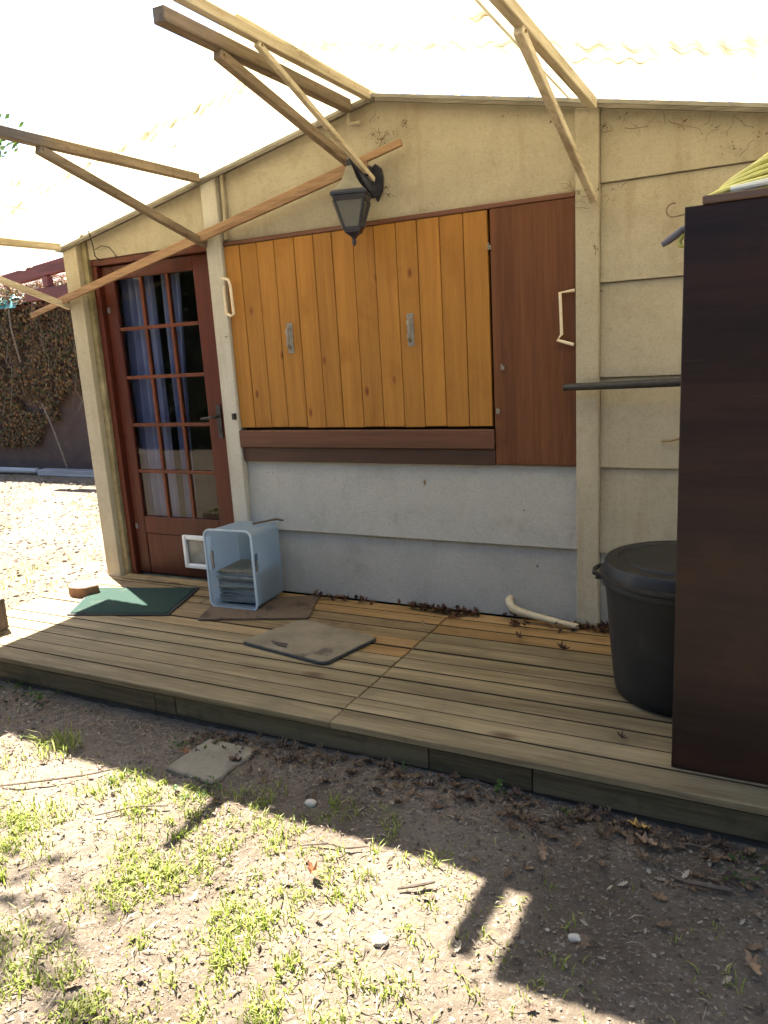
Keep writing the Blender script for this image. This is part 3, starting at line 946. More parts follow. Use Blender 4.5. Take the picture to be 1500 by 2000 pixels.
ring = [(-0.243, -1.09, 1.745), (-0.262, -1.09, 1.740), (-0.283, -1.09, 1.738)] + [(-0.288 + 0.019 * math.sin(-a), -1.09, 1.757 - 0.019 * math.cos(a)) for a in np.linspace(0.2, 3.5, 9)]
mb.tube(ring, 0.0025, 6)
solo(mb, 'wire_hook', M_rust, 'small rusty open wire hook screwed to the cupboard edge', 'hook', (-0.243, -1.09, 1.745), smooth=True)
noz = top('hose_nozzle', 'grey spray nozzle with a short yellow hose hanging on the cupboard side', 'hose nozzle', (-0.25, -1.09, 1.69))
mb = MB().tube([(-0.318, -1.09, 1.662), (-0.300, -1.09, 1.672), (-0.262, -1.09, 1.698), (-0.245, -1.09, 1.704)], [0.008, 0.011, 0.012, 0.009], 9)
mb.tube([(-0.252, -1.09, 1.70), (-0.2435, -1.09, 1.727)], 0.004, 6)
build(mb, 'nozzle_body', M_greyp, noz, smooth=True)
build(MB().tube([(-0.258, -1.088, 1.686), (-0.270, -1.088, 1.668), (-0.268, -1.088, 1.655), (-0.252, -1.088, 1.652), (-0.2435, -1.088, 1.660)], 0.0075, 8), 'hose_end', M_hose, noz, smooth=True)

# pole behind the cupboard
mb = MB().tube([(-0.862, -0.085, 1.182), (-0.60, -0.10, 1.187), (-0.30, -0.115, 1.193), (0.40, -0.15, 1.205)], [0.016, 0.018, 0.019, 0.020], 10)
solo(mb, 'pole', M_black, 'dark round pole fixed level across the wall beside the cupboard', 'pole', (-0.3, -0.1, 1.17), smooth=True)
mb = MB().tube([(-0.44, -0.012, 0.925), (-0.40, -0.03, 0.93), (-0.37, -0.035, 0.938), (-0.34, -0.05, 0.95)], 0.006, 6)
solo(mb, 'wall_hook', M_rust, 'small rusty hook on the pale wall just left of the cupboard', 'hook', (-0.44, -0.01, 0.93))

# ------------------------------------------------------------------ dustbin
bx, by = -0.285, -0.615
tb = top('dustbin', 'round black plastic dustbin with a ridged lid standing on the deck', 'dustbin', (bx, by, 0))
mb = MB().lathe([(0.20, 0.003), (0.225, 0.006), (0.240, 0.022), (0.246, 0.05), (0.262, 0.22), (0.278, 0.42), (0.282, 0.455), (0.292, 0.458), (0.296, 0.470), (0.292, 0.486), (0.283, 0.489), (0.275, 0.489)], (bx, by, 0), 56)
build(mb, 'bin_body', M_bin, tb, smooth=True)
mb = MB().lathe([(0.298, 0.4895), (0.304, 0.493), (0.304, 0.503), (0.290, 0.508), (0.285, 0.544), (0.279, 0.553), (0.268, 0.556), (0.238, 0.556), (0.233, 0.549), (0.205, 0.549), (0.200, 0.557), (0.09, 0.561), (0.0, 0.562)], (bx, by, 0), 56)
build(mb, 'bin_lid', M_bin, tb, smooth=True)
mb = MB()
hp = [(bx - 0.285, by - 0.055, 0.478), (bx - 0.318, by - 0.052, 0.488), (bx - 0.326, by, 0.490), (bx - 0.318, by + 0.052, 0.488), (bx - 0.285, by + 0.055, 0.478)]
mb.tube(hp, 0.010, 8)
mb.box(bx - 0.315, bx - 0.283, by - 0.05, by + 0.05, 0.462, 0.470)
build(mb, 'handle', M_bin, tb, smooth=True)

# ------------------------------------------------------------------ frosted tub with slates
def flat_box(x0, x1, y0, y1, z0, z1):
    return MB().box(x0, x1, y0, y1, z0, z1)
tub = top('storage_tub', 'frosted blue plastic tub standing on end by the door on a brown mat', 'tub', (-2.66, -0.2, 0.02))
W_, Dp, Ht = 0.306, 0.300, 0.450
ang = 0.05
Mx = Matrix.Translation((-2.830, -0.378, 0.0135)) @ Matrix.Rotation(ang, 4, 'Z')
def tp(mb):
    return mb.xform(Mx)
th = 0.0045
def ring_pts(d):
    """rounded outline of the tub in its x-z plane, set in by d; the sides are split at the hand holes"""
    rr, pts_ = 0.036, []
    for cx_, cz_, a0 in ((W_ - rr, rr, -90), (W_ - rr, Ht - rr, 0), (rr, Ht - rr, 90), (rr, rr, 180)):
        for k in range(6):
            a = math.radians(a0 + 18 * k)
            pts_.append((cx_ + (rr - d) * math.cos(a), cz_ + (rr - d) * math.sin(a)))
        if a0 == -90:
            pts_ += [(W_ - d, 0.21), (W_ - d, 0.318)]
        if a0 == 90:
            pts_ += [(d, 0.318), (d, 0.21)]
    return pts_
ro, ri = ring_pts(0.0), ring_pts(th)
NP = len(ro)
mb = MB()
ys_ = [0.0, 0.028, 0.062, Dp]
def tap(p, y):
    k = 1.0 - 0.035 * y / Dp
    return ((p[0] - W_ / 2) * k + W_ / 2, y, p[1] * k + 0.0)
def hole_seg(i):
    return abs(ro[i][0] - ro[(i + 1) % NP][0]) < 1e-6 and {round(ro[i][1], 3), round(ro[(i + 1) % NP][1], 3)} == {0.21, 0.318}
for y in ys_:
    mb.v += [tap(p, y) for p in ro] + [tap(p, y) for p in ri]
for b in range(3):
    A, B2 = b * 2 * NP, (b + 1) * 2 * NP
    for i in range(NP):
        k = (i + 1) % NP
        if b == 1 and hole_seg(i):
            mb.f += [(A + i, A + NP + i, A + NP + k, A + k), (B2 + i, B2 + k, B2 + NP + k, B2 + NP + i),
                     (A + i, B2 + i, B2 + NP + i, A + NP + i), (A + k, A + NP + k, B2 + NP + k, B2 + k)]
            continue
        mb.f += [(A + i, A + k, B2 + k, B2 + i), (A + NP + i, B2 + NP + i, B2 + NP + k, A + NP + k)]
for i in range(NP):
    k = (i + 1) % NP
    mb.f.append((i, NP + i, NP + k, k))
L_ = 3 * 2 * NP
mb.f.append(tuple(L_ + i for i in range(NP)))
mb.f.append(tuple(L_ + NP + i for i in reversed(range(NP))))
mb.m = [0] * len(mb.f)
build(tp(mb), 'tub_shell', M_crate, tub, smooth=True)
mb = MB()
o2, i2 = ring_pts(-0.009), ring_pts(-0.0003)
for i in range(NP):
    k = (i + 1) % NP
    b0 = len(mb.v)
    for y in (-0.002, 0.007):
        mb.v += [(o2[i][0], y, max(0, o2[i][1])), (o2[k][0], y, max(0, o2[k][1])), (i2[k][0], y, i2[k][1]), (i2[i][0], y, i2[i][1])]
    mb.f += [(b0, b0 + 1, b0 + 2, b0 + 3), (b0 + 7, b0 + 6, b0 + 5, b0 + 4), (b0, b0 + 4, b0 + 5, b0 + 1), (b0 + 3, b0 + 2, b0 + 6, b0 + 7)]
mb.m = [0] * len(mb.f)
build(tp(mb), 'tub_rim', M_craterim, tub, smooth=True)
z = 0.022
n_s = 17
for i in range(n_s):
    hgt = R(0.009, 0.0125)
    dx, dy, rot = R(-0.010, 0.010), R(-0.012, 0.012), R(-0.05, 0.05)
    mb = MB().box(-0.125, 0.125, -0.12, 0.12, 0, hgt - 0.0006)
    mb.xform(Mx @ Matrix.Translation((0.160 + dx, 0.158 + dy, z)) @ Matrix.Rotation(rot, 4, 'Z'))
    ext = 'top slate of the stack inside the frosted blue tub' if i == n_s - 1 else 'grey-green slate in the stack inside the frosted tub, below the top one'
    solo(mb, 'slate', M_slate if i < n_s - 1 else M_mats, ext, 'slate', (-2.67, -0.21, 0.02 + z), 'slates stacked in the tub', bevel=0.001)
    z += hgt
mb = MB().beam((-2.62, -0.20, 0.470), (-2.535, -0.075, 0.474), 0.012, 0.010)
mb.beam((-2.535, -0.075, 0.472), (-2.490, -0.085, 0.470), 0.012, 0.009)
solo(mb, 'stick', M_twig, 'bent brown twig lying on top of the frosted tub', 'twig', (-2.55, -0.1, 0.465))

# ------------------------------------------------------------------ mats
def rounded(poly, r, n=4):
    out = []
    m = len(poly)
    for i in range(m):
        p, a, b = Vector(poly[i]), Vector(poly[i - 1]), Vector(poly[(i + 1) % m])
        da, db = (a - p).normalized(), (b - p).normalized()
        s, e = p + da * r, p + db * r
        for k in range(n + 1):
            t = k / n
            out.append(tuple((1 - t) ** 2 * s + 2 * t * (1 - t) * p + t * t * e))
    return out
def shrink(poly, d):
    c = sum((Vector(p) for p in poly), Vector((0, 0))) / len(poly)
    return [tuple(Vector(p) + (c - Vector(p)).normalized() * d) for p in poly]
gm = [(-3.842, -0.322), (-3.590, -0.756), (-2.988, -0.564), (-3.150, -0.110)]
mt = top('doormat', 'green doormat with black edge lying in front of the glazed door', 'doormat', (-3.4, -0.43, 0.0))
build(MB().prism(gm, 0.002, 0.010, axis=2), 'mat_edge', M_mate, mt, bevel=0.003)
build(MB().prism(shrink(gm, 0.024), 0.0105, 0.015, axis=2), 'mat_pile', M_matg, mt)
bm_ = [(-2.870, -0.300), (-2.772, -0.579), (-2.180, -0.362), (-2.332, 0.0 - 0.014)]
solo(MB().prism(rounded(bm_, 0.02), 0.002, 0.0125, axis=2), 'brown_mat', M_matb, 'worn brown mat under the frosted blue tub', 'mat', (-2.55, -0.3, 0), bevel=0.002)
sm_ = [(-2.330, -0.775), (-2.200, -0.402), (-1.680, -0.505), (-1.772, -0.872)]
sm_ = [sm_[0], sm_[3], sm_[2], sm_[1]]
ms = top('grey_mat', 'grey-brown rounded mat lying alone on the middle of the deck', 'mat', (-2.0, -0.63, 0))
build(MB().prism(rounded(sm_, 0.045), 0.002, 0.013, axis=2), 'mat_edge', M_mate, ms, bevel=0.004)
build(MB().prism(rounded(shrink(sm_, 0.008), 0.042), 0.0132, 0.019, axis=2), 'mat_top', M_mats, ms, bevel=0.003)
build(MB().tube([(-2.16, -0.735, 0.024), (-2.11, -0.75, 0.026), (-2.06, -0.75, 0.026), (-2.045, -0.775, 0.025), (-2.10, -0.77, 0.025), (-2.15, -0.745, 0.024)], 0.004, 6), 'mat_cord', M_twig, ms)

# pipe stub at the foot of the wall
mb = MB().tube([(-1.165, -0.002, 0.105), (-1.165, -0.028, 0.103), (-1.158, -0.042, 0.088), (-1.140, -0.050, 0.068), (-1.105, -0.054, 0.056), (-1.04, -0.060, 0.046), (-0.90, -0.074, 0.030), (-0.80, -0.086, 0.022)], [0.018, 0.020, 0.022, 0.022, 0.021, 0.018, 0.016, 0.014], 14)
solo(mb, 'drain_pipe', M_pvc, 'cream plastic drain pipe bent out of the wall onto the deck', 'pipe', (-1.0, -0.05, 0.02), smooth=True)

# log slice, planter
lg = top('log_slice', 'short thick log slice lying on the sunlit deck by the corner post', 'log', (-3.82, -0.42, 0))
lc = (-3.825, -0.415)
pr_ = []
mb = MB()
outl = [(lc[0] + (0.088 + 0.008 * math.sin(3 * t) + 0.004 * math.sin(7 * t)) * math.cos(t) * 1.15, lc[1] + (0.088 + 0.006 * math.cos(2 * t)) * math.sin(t) * 0.9) for t in np.linspace(0, 2 * PI, 28, endpoint=False)]
build(MB().prism(outl, 0.002, 0.060, axis=2), 'bark', M_bark, lg)
build(MB().prism(shrink(outl, 0.006), 0.0602, 0.066, axis=2), 'cut_face', M_logtop, lg, bevel=0.002)
pp = top('planter', 'brown square planter with yellow-green moss on the deck corner', 'planter', (-3.87, -1.13, 0))
mb = MB()
px0, px1, py0, py1 = -4.03, -3.742, -1.262, -1.015
mb.box(px0, px1, py0, py0 + 0.018, 0.004, 0.180)
mb.box(px0, px1, py1 - 0.018, py1, 0.004, 0.180)
mb.box(px0, px0 + 0.018, py0 + 0.0185, py1 - 0.0185, 0.004, 0.180)
mb.box(px1 - 0.018, px1, py0 + 0.0185, py1 - 0.0185, 0.004, 0.180)
build(mb, 'planter_box', M_terra, pp, bevel=0.003)
build(MB().box(px0 + 0.019, px1 - 0.019, py0 + 0.019, py1 - 0.019, 0.004, 0.165), 'soil', M_soil, pp)

# ------------------------------------------------------------------ blades, leaves, chips
def blades(pts, hs, wd, lean=0.5):
    """curved tapered grass blades"""
    n = len(pts)
    th_ = nr.uniform(0, 2 * PI, n)
    ln = nr.uniform(0.1, lean, n)
    V, F = [], []
    for (x, y, z), t, l, h in zip(pts, th_, ln, hs):
        c, s = math.cos(t), math.sin(t)
        b = len(V)
        w2 = wd * (0.6 + 0.8 * nr.random()) / 2
        px_, py_ = -s * w2, c * w2
        d1, d2_ = h * l * 0.35, h * l * 1.2
        V += [(x - px_, y - py_, z), (x + px_, y + py_, z),
              (x + c * d1 - px_ * .8, y + s * d1 - py_ * .8, z + h * .55), (x + c * d1 + px_ * .8, y + s * d1 + py_ * .8, z + h * .55),
              (x + c * d2_, y + s * d2_, z + h * (1 - l * .35))]
        F += [(b, b + 1, b + 3, b + 2), (b + 2, b + 3, b + 4)]
    mb = MB()
    mb.v, mb.f, mb.m = V, F, [0] * len(F)
    return mb

def sstep(a, b, x):
    t = min(1, max(0, (x - a) / (b - a)))
    return t * t * (3 - 2 * t)

tuft = [(-2.61, -1.68, .10, 150, .075)]
pts, hs = [], []
def tuft_at(x, y, r, n, h):
    for _ in range(n):
        a, d = R(0, 2 * PI), r * math.sqrt(rng.random())
        xx, yy = x + d * math.cos(a), y + d * math.sin(a)
        pts.append((xx, yy, gh(xx, yy) - 0.004))
        hs.append(h * R(0.45, 1.15))
for t in tuft:
    tuft_at(*t)
tries = 0
while tries < 5200:
    tries += 1
    x, y = R(-4.4, 0.2), R(-3.5, -1.6)
    dn_ = noise.noise((x * 2.3, y * 2.3, 11.0)) * 0.5 + 0.5
    reg = sstep(-0.65, -1.55, x + 0.25 * (y + 2.2)) * sstep(-1.62, -1.95, y - 0.15 * (x + 2))
    reg = max(reg, 0.55 * sstep(-2.1, -2.5, y) * sstep(0.1, -0.5, x))
    if rng.random() < reg * sstep(0.33, 0.58, dn_) * (0.75 + 0.5 * sstep(-1.4, -2.4, x)):
        tuft_at(x, y, R(.02, .07), int(R(12, 40)), R(.026, .052))
for _ in range(2600):
    x, y = R(-4.4, 0.3), R(-3.5, -1.5)
    if rng.random() < 0.75 * sstep(0.1, -1.0, x) * sstep(-1.5, -1.9, y):
        tuft_at(x, y, .05, 3, R(.02, .045))
for _ in range(70):
    x = R(-1.2, 0.3)
    tuft_at(x, R(-2.3, -1.7), .02, int(R(3, 8)), R(.02, .045))
tag(build(blades(pts, hs, 0.0042, 0.9), 'grass', M_grass, None, (0, 0, -0.13), fix=False), 'sparse sunlit grass tufts growing out of the bare earth', 'grass', kind='stuff')

pts, hs = [], []
for _ in range(2600):
    x, y = R(-12, -4.15), R(-1.5, 4.0)
    if noise.noise((x * 1.1, y * 1.1, 3.0)) > 0.05:
        tuft_at(x, y, .08, 6, R(.02, .05))
for _ in range(160):
    tuft_at(-4.12 + R(-.25, .04), R(-1.0, -0.05), .05, 6, R(.03, .07))
tag(build(blades(pts, hs, 0.006, 0.9), 'lawn_grass', M_grass, None, (-7, 1, -0.13), fix=False), 'thin dry lawn in full sun beyond the corner post', 'lawn', kind='stuff')

def chip_mesh(pl, smin, smax, sq=0.35):
    """irregular little flakes lying at all angles"""
    mb = MB()
    for x, y, z in pl:
        s = smin + (smax - smin) * rng.random() ** 2.4
        a = R(0, 2 * PI)
        c, sn = math.cos(a), math.sin(a)
        asp = R(0.25, 0.9)
        tl, tr = R(-0.5, 0.5), R(-0.35, 0.35)
        q = []
        for u, v in ((-1, R(-.3, .3)), (R(-.3, .3), -asp), (1, R(-.3, .3)), (R(-.3, .3), asp)):
            u, v = u * s / 2, v * s / 2
            q.append((x + c * u - sn * v, y + sn * u + c * v, z + 0.002 + s * .12 + u * tl + v * tr + R(0, .15) * s))
        mb.add(q, [(0, 1, 2), (0, 2, 3)])
    return mb
pl = []
while len(pl) < 46000:
    x, y = R(-4.6, 0.9), R(-3.5, -1.31)
    k = 0.55 + 0.45 * noise.noise((x * 3, y * 3, 7))
    if rng.random() < k:
        pl.append((x, y, gh(x, y)))
while len(pl) < 56000:
    x, y = R(-4.6, 0.9), -1.32 - abs(rng.gauss(0, 0.14))
    pl.append((x, y, gh(x, y)))
tag(build(chip_mesh(pl, 0.003, 0.015), 'bark_chip_litter', M_litter, None, (-1.8, -2.2, -0.13), fix=False), 'brown bark chips and leaf crumbs scattered over the bare earth', 'leaf litter', kind='stuff')
pl = []
for _ in range(220):
    x, y = R(-4.4, 0.6), R(-3.5, -1.45)
    pl.append((x, y, gh(x, y) + 0.003))
tag(build(chip_mesh(pl, 0.003, 0.016), 'pale_pebble_litter', M_chalk, None, (-1.8, -2.2, -0.13), fix=False), 'pale stone crumbs scattered over the bare earth', 'gravel', kind='stuff')
pl = []
for _ in range(15000):
    x, y = R(-11, -4.07), R(-1.6, 4.2)
    pl.append((x, y, gh(x, y)))
tag(build(chip_mesh(pl, 0.015, 0.06), 'lawn_leaf_litter', M_litter, None, (-7, 1, -0.13), fix=False), 'dead leaves strewn over the sunlit lawn', 'leaf litter', kind='stuff')

LEAF = [(0, -1.0), (0.07, -0.62), (0.30, -0.58), (0.22, -0.30), (0.52, -0.10), (0.34, 0.12), (0.56, 0.42), (0.26, 0.52), (0.20, 0.82), (0, 1.0)]
def leaf(mb, c, s, yaw_, tilt, curl, mi=0):
    wq = 0.62 * (0.55 + 0.6 * noise.noise(Vector(c) * 91.0) ** 2 * 2 + 0.35 * abs(noise.noise(Vector(c) * 57.0)))
    rim = LEAF + [(-u, v) for u, v in reversed(LEAF[1:-1])]
    b = []
    Mr = Matrix.Translation(c) @ Matrix.Rotation(yaw_, 4, 'Z') @ Matrix.Rotation(tilt, 4, 'X')
    for u, v in rim:
        b.append(Mr @ Vector((u * s * wq, v * s * .5, s * (curl * (u * u) * 1.4 + 0.45 * curl * v * v + 0.05 * math.sin(9 * u + 5 * v)))))
    mid = [Mr @ Vector((0, v * s * .5, s * .45 * curl * v * v)) for v in (-0.6, -0.1, 0.35, 0.75)]
    n = len(rim)
    vs = b + mid
    fs = []
    h = len(LEAF)
    right = list(range(0, h))
    left = [0] + list(range(n - 1, h - 2, -1))
    def strip(side):
        ms_ = [n, n, n, n + 1, n + 1, n + 2, n + 2, n + 3, n + 3]
        prev = None
        for i in range(h - 1):
            m1 = ms_[i]
            if prev is not None and m1 != prev:
                fs.append((side[i], prev, m1))
            fs.append((side[i], side[i + 1], m1))
            prev = m1
    strip(right)
    strip(left)
    mb.add(vs, fs, mi)
    return mb

mb = MB()
for _ in range(4200):
    x, y = R(-4.6, 0.9), R(-3.5, -1.34)
    if noise.noise((x * 2.2, y * 2.2, 15)) < -0.25:
        continue
    if x > -0.9 + 0.5 * (-1.9 - y) and rng.random() < .75:
        continue
    L_, a, wd_ = R(.015, .065), R(0, 6.3), R(.001, .0025)
    c, sn = math.cos(a), math.sin(a)
    bow, z0 = R(-.15, .15) * L_, gh(x, y) + R(.003, .012)
    tl = R(-.10, .14) * L_
    q = [(x - c * L_ / 2 + sn * wd_, y - sn * L_ / 2 - c * wd_, z0 - tl), (x - sn * (bow - wd_), y + c * (bow - wd_), z0 + .006), (x + c * L_ / 2, y + sn * L_ / 2, z0 + tl), (x - sn * (bow + wd_), y + c * (bow + wd_), z0 + .006)]
    mb.add(q, [(0, 1, 2, 3)])
for _ in range(1000):
    x, y = R(-4.6, 0.9), R(-3.5, -1.4)
    leaf(mb, (x, y, gh(x, y) + R(.004, .014)), R(.014, .038), R(0, 6.3), R(-.8, .8), R(-.5, .9))
tag(build(mb, 'straw_litter', M_straw, None, (-1.8, -2.2, -0.13), fix=False), 'dry straw and crumpled leaf scraps on the bare earth', 'leaf litter', kind='stuff')
mb = MB()
for _ in range(420):
    x = R(-2.1, 0.7)
    y = -1.335 - abs(rng.gauss(0, 0.10))
    leaf(mb, (x, y, gh(x, y) + R(.004, .018)), R(.02, .065), R(0, 6.3), R(-.7, .7), R(.1, .9))
for _ in range(170):
    x, y = R(-4.3, 0.5), R(-3.3, -1.4)
    leaf(mb, (x, y, gh(x, y) + .008), R(.02, .055), R(0, 6.3), R(-.4, .4), R(.05, .5))
tag(build(mb, 'fallen_leaves', M_leafd, None, (-0.7, -1.6, -0.13), fix=False), 'brown dead leaves drifted along the foot of the deck', 'leaves', kind='stuff')
mb = MB()
def drift(x0, x1, n, yb=-0.03, sp=0.02):
    for _ in range(n):
        x, y = R(x0, x1), yb - abs(rng.gauss(0, sp))
        leaf(mb, (x, y, R(.006, .03)), R(.03, .065), R(0, 6.3), R(-.9, .9), R(.2, .9))
drift(-2.33, -1.95, 26)
drift(-1.72, -1.33, 85, -0.035, 0.02)
drift(-0.83, -0.60, 36, -0.03, 0.03)
drift(-1.12, -0.82, 10, -0.10, 0.03)
drift(-2.4, 0.2, 24, -0.03, 0.012)
tag(build(mb, 'wall_foot_leaves', M_leafdk, None, (-1.5, -0.05, 0.0), fix=False), 'dark curled leaves swept against the foot of the wall', 'leaves', kind='stuff')

def one_leaf(x, y, s, m, label, z=None, yaw_=0.5, tilt=0.1, curl=0.4, name='dead_leaf'):
    mb = MB()
    zz = (gh(x, y) + 0.02) if z is None else z
    leaf(mb, (x, y, zz), s, yaw_, tilt, curl)
    return solo(mb, name, m, label, 'leaf', (x, y, zz), 'single dead leaves', fix=False)
one_leaf(-0.315, -1.375, .085, M_yleaf, 'yellow leaf on the earth below the deck near the cupboard', yaw_=1.6)
one_leaf(-0.282, -1.443, .09, M_bleaf, 'flat tan leaf just in front of the yellow one', yaw_=1.3)
one_leaf(-1.154, -1.977, .07, M_oleaf, 'rust-orange leaf on the sunlit earth', yaw_=1.0, curl=.8)
one_leaf(-0.561, -1.622, .07, M_bleaf, 'tan leaf standing up alone on the shaded earth', yaw_=.4, tilt=.5)
one_leaf(-2.03, -1.53, .075, M_oleaf, 'rust-brown leaf on the earth left of the square slab', yaw_=1.9)
one_leaf(0.02, -1.83, .085, M_bleaf, 'tan leaf on the shaded earth furthest from the deck', yaw_=.5)
one_leaf(-1.03, -0.305, .055, M_dleaf, 'dark curled leaf alone on the warm planks, left of the other two', z=.02, yaw_=.9, curl=1.0)
one_leaf(-0.80, -0.38, .075, M_dleaf, 'widest dark curled leaf on the planks near the bin', z=.02, yaw_=1.5, curl=.9)
one_leaf(-1.04, -0.12, .05, M_dleaf, 'dark leaf on the planks in front of the cream pipe', z=.02, yaw_=2.2, curl=.8)
one_leaf(-1.535, -0.30, .06, M_bleaf, 'tan curled leaf on the planks between grey mat and plank seam', z=.018, yaw_=.3, curl=.7)
one_leaf(-0.42, -1.08, .05, M_dleaf, 'small dark leaf on the planks at the cupboard foot', z=.016, yaw_=1.2, curl=.8)
one_leaf(-1.62, -0.013, .045, M_bleaf, 'small brown leaf caught on the pale wall below the sill', z=.70, yaw_=1.2, tilt=1.3, curl=.4)

# stones, twigs, slab, white scraps
def pebble(x, y, s, label):
    mb = MB()
    n1, n2 = 7, 10
    for i in range(n1):
        ph = PI * (i + .5) / n1
        for k in range(n2):
            t = 2 * PI * k / n2
            d = Vector((math.sin(ph) * math.cos(t), math.sin(ph) * math.sin(t) * .8, math.cos(ph) * .55))
            d *= s * (1 + .22 * noise.noise(d * 2.0 + Vector((x * 9, y * 9, 0))))
            mb.v.append((x + d.x, y + d.y, gh(x, y) + s * .35 + d.z))
    for i in range(n1 - 1):
        for k in range(n2):
            mb.f.append((i * n2 + k, i * n2 + (k + 1) % n2, (i + 1) * n2 + (k + 1) % n2, (i + 1) * n2 + k))
    mb.f += [tuple(range(n2)), tuple((n1 - 1) * n2 + k for k in range(n2))]
    mb.m = [0] * len(mb.f)
    return solo(mb, 'stone', M_stone, label, 'stone', (x, y, gh(x, y)), smooth=True)
pebble(-1.378, -1.644, .022, 'rounded pale stone on the shaded earth right of the square slab')
pebble(-0.40, -1.90, .018, 'small pale stone in the shade at the front of the bare earth')
pebble(-0.86, -2.12, .024, 'pale stone in the sun beside the grass at the front')
def twig(p, r, label):
    pts_ = [(x, y, gh(x, y) + .012 + dz) for x, y, dz in p]
    return solo(MB().tube(pts_, r, 6), 'twig', M_twig, label, 'twig', pts_[0])
twig([(-0.205, -1.555, 0), (-0.16, -1.575, .006), (-0.11, -1.572, .006), (-0.04, -1.552, .004)], [.004, .006, .008, .007], 'thick bent twig on the shaded earth below the cupboard')
twig([(-0.90, -1.93, 0), (-0.85, -1.905, .008), (-0.81, -1.87, .005)], [.004, .006, .004], 'short twig on the sunlit earth by the shadow edge')
twig([(-2.55, -1.99, 0), (-2.42, -1.90, .008), (-2.30, -1.80, .006), (-2.22, -1.70, .0)], [.003, .004, .004, .003], 'thin straight twig on the sunlit earth among the grass')
twig([(-2.05, -1.99, 0), (-1.95, -1.90, .006), (-1.84, -1.85, .004)], [.003, .004, .003], 'thin twig on the sunlit earth left of the slab shadow')
twig([(-1.28, -1.86, 0), (-1.20, -1.82, .004), (-1.12, -1.83, .004), (-1.07, -1.79, 0)], [.002, .004, .004, .002], 'wavy thin twig on the sunlit earth under the shadow edge')
twig([(-0.21, -1.405, .004), (-0.16, -1.395, .012), (-0.10, -1.40, .006)], [.003, .003, .002], 'fine twig in the leaf drift below the cupboard')
sl = [(-2.050, -1.660), (-1.800, -1.688), (-1.766, -1.408), (-2.020, -1.410)]
sl = [(-2.035, -1.655), (-1.785, -1.675), (-1.768, -1.412), (-2.018, -1.408)]
solo(MB().prism(sl, -0.19, -0.124, axis=2), 'square_slab', M_slab, 'square concrete slab sunk in the earth in front of the deck', 'slab', (-1.9, -1.54, -0.15), bevel=0.006)

# weeds in the shade along the deck and in the planter
def weed_clump(cx, cy, cz, n, s, mb, spread=.06):
    for _ in range(n):
        a, d = R(0, 6.3), spread * math.sqrt(rng.random())
        x, y = cx + d * math.cos(a), cy + d * math.sin(a)
        leaf(mb, (x, y, cz + R(.005, s * 1.2)), R(.5, 1.1) * s, R(0, 6.3), R(-.8, .8), R(-.2, .4))
mb = MB()
for x, y, n, s, r in [(-3.28, -1.40, 40, .04, .12), (-3.05, -1.38, 26, .045, .09), (-2.75, -1.38, 12, .03, .06), (-2.02, -1.43, 16, .03, .07), (-1.78, -1.70, 16, .03, .05),
                      (-1.83, -1.74, 18, .028, .07), (-1.15, -1.36, 9, .03, .03), (-0.78, -1.345, 12, .035, .025), (-0.03, -1.50, 14, .04, .05), (0.0, -1.40, 9, .03, .05),
                      (-2.15, -1.75, 16, .025, .10), (-0.55, -1.40, 6, .03, .02), (-2.10, -1.50, 12, .03, .05)]:
    weed_clump(x, y, gh(x, y), n, s, mb, r)
tag(build(mb, 'weeds', M_weed, None, (-1.8, -1.5, -0.13), fix=False), 'small green weeds sprouting along the foot of the deck', 'weeds', kind='stuff')
mb = MB()
for _ in range(90):
    x, y = R(px0 + .03, px1 - .02), R(py0 + .03, py1 - .02)
    leaf(mb, (x, y, .166 + R(.004, .03)), R(.02, .045), R(0, 6.3), R(-.8, .8), R(-.2, .4))
build(mb, 'moss', M_grass, pp, fix=False)

# cobweb debris under the roof edge
mb = MB()
def nest(x, z, n, s, y=-0.012):
    for _ in range(n):
        a, b = R(0, 2 * PI), abs(rng.gauss(0, s))
        cx, cz = x + b * math.cos(a) * 1.3, z + b * math.sin(a) * .8
        k = R(.3, 1.0)
        q = [(cx + R(-1, 1) * .007 * k, y - R(0, .012), cz + R(-1, 1) * .006 * k) for _ in range(4)]
        mb.add(q, [(0, 1, 2), (0, 2, 3)])
    for _ in range(max(1, n // 8)):
        p = [(x + rng.gauss(0, s), y - R(0, .008), z + rng.gauss(0, s))]
        a = R(0, 6.3)
        for _ in range(4):
            a += R(-.8, .8)
            p.append((p[-1][0] + s * .8 * math.cos(a), y - R(0, .010), p[-1][2] + s * .6 * math.sin(a)))
        mb.tube(p, R(.0006, .0016), 4, cap=False)
for x, z, n, s in [(-1.80, 2.43, 30, .018), (-1.76, 2.40, 26, .016), (-1.63, 2.45, 22, .012), (-1.70, 2.42, 10, .02), (-1.78, 2.50, 8, .02),
                   (-0.815, 2.02, 40, .022), (-0.86, 2.03, 14, .02), (-0.70, 2.28, 20, .016), (-0.60, 2.30, 14, .03), (-0.50, 2.27, 18, .03), (-0.38, 2.24, 20, .03),
                   (-0.25, 2.20, 24, .03), (-0.20, 2.12, 14, .03), (-0.10, 2.16, 18, .03), (-1.10, 2.40, 10, .03), (-0.66, 2.02, 12, .02), (-0.68, 1.98, 8, .01),
                   (-2.80, 1.52, 14, .012), (-0.72, 1.78, 8, .008), (-0.71, 1.60, 6, .006), (-1.75, 2.18, 18, .012), (-1.74, 2.14, 12, .012), (-1.55, 2.05, 6, .02)]:
    nest(x, z, n, s, -0.042 if (-0.82 < x < -0.71 or -2.89 < x < -2.77) else -0.006)
tag(build(mb, 'cobweb_debris', M_nest, None, (-1.3, -0.02, 2.2), fix=False), 'brown cobweb debris clinging to the wall under the roof edge', 'debris', kind='stuff')

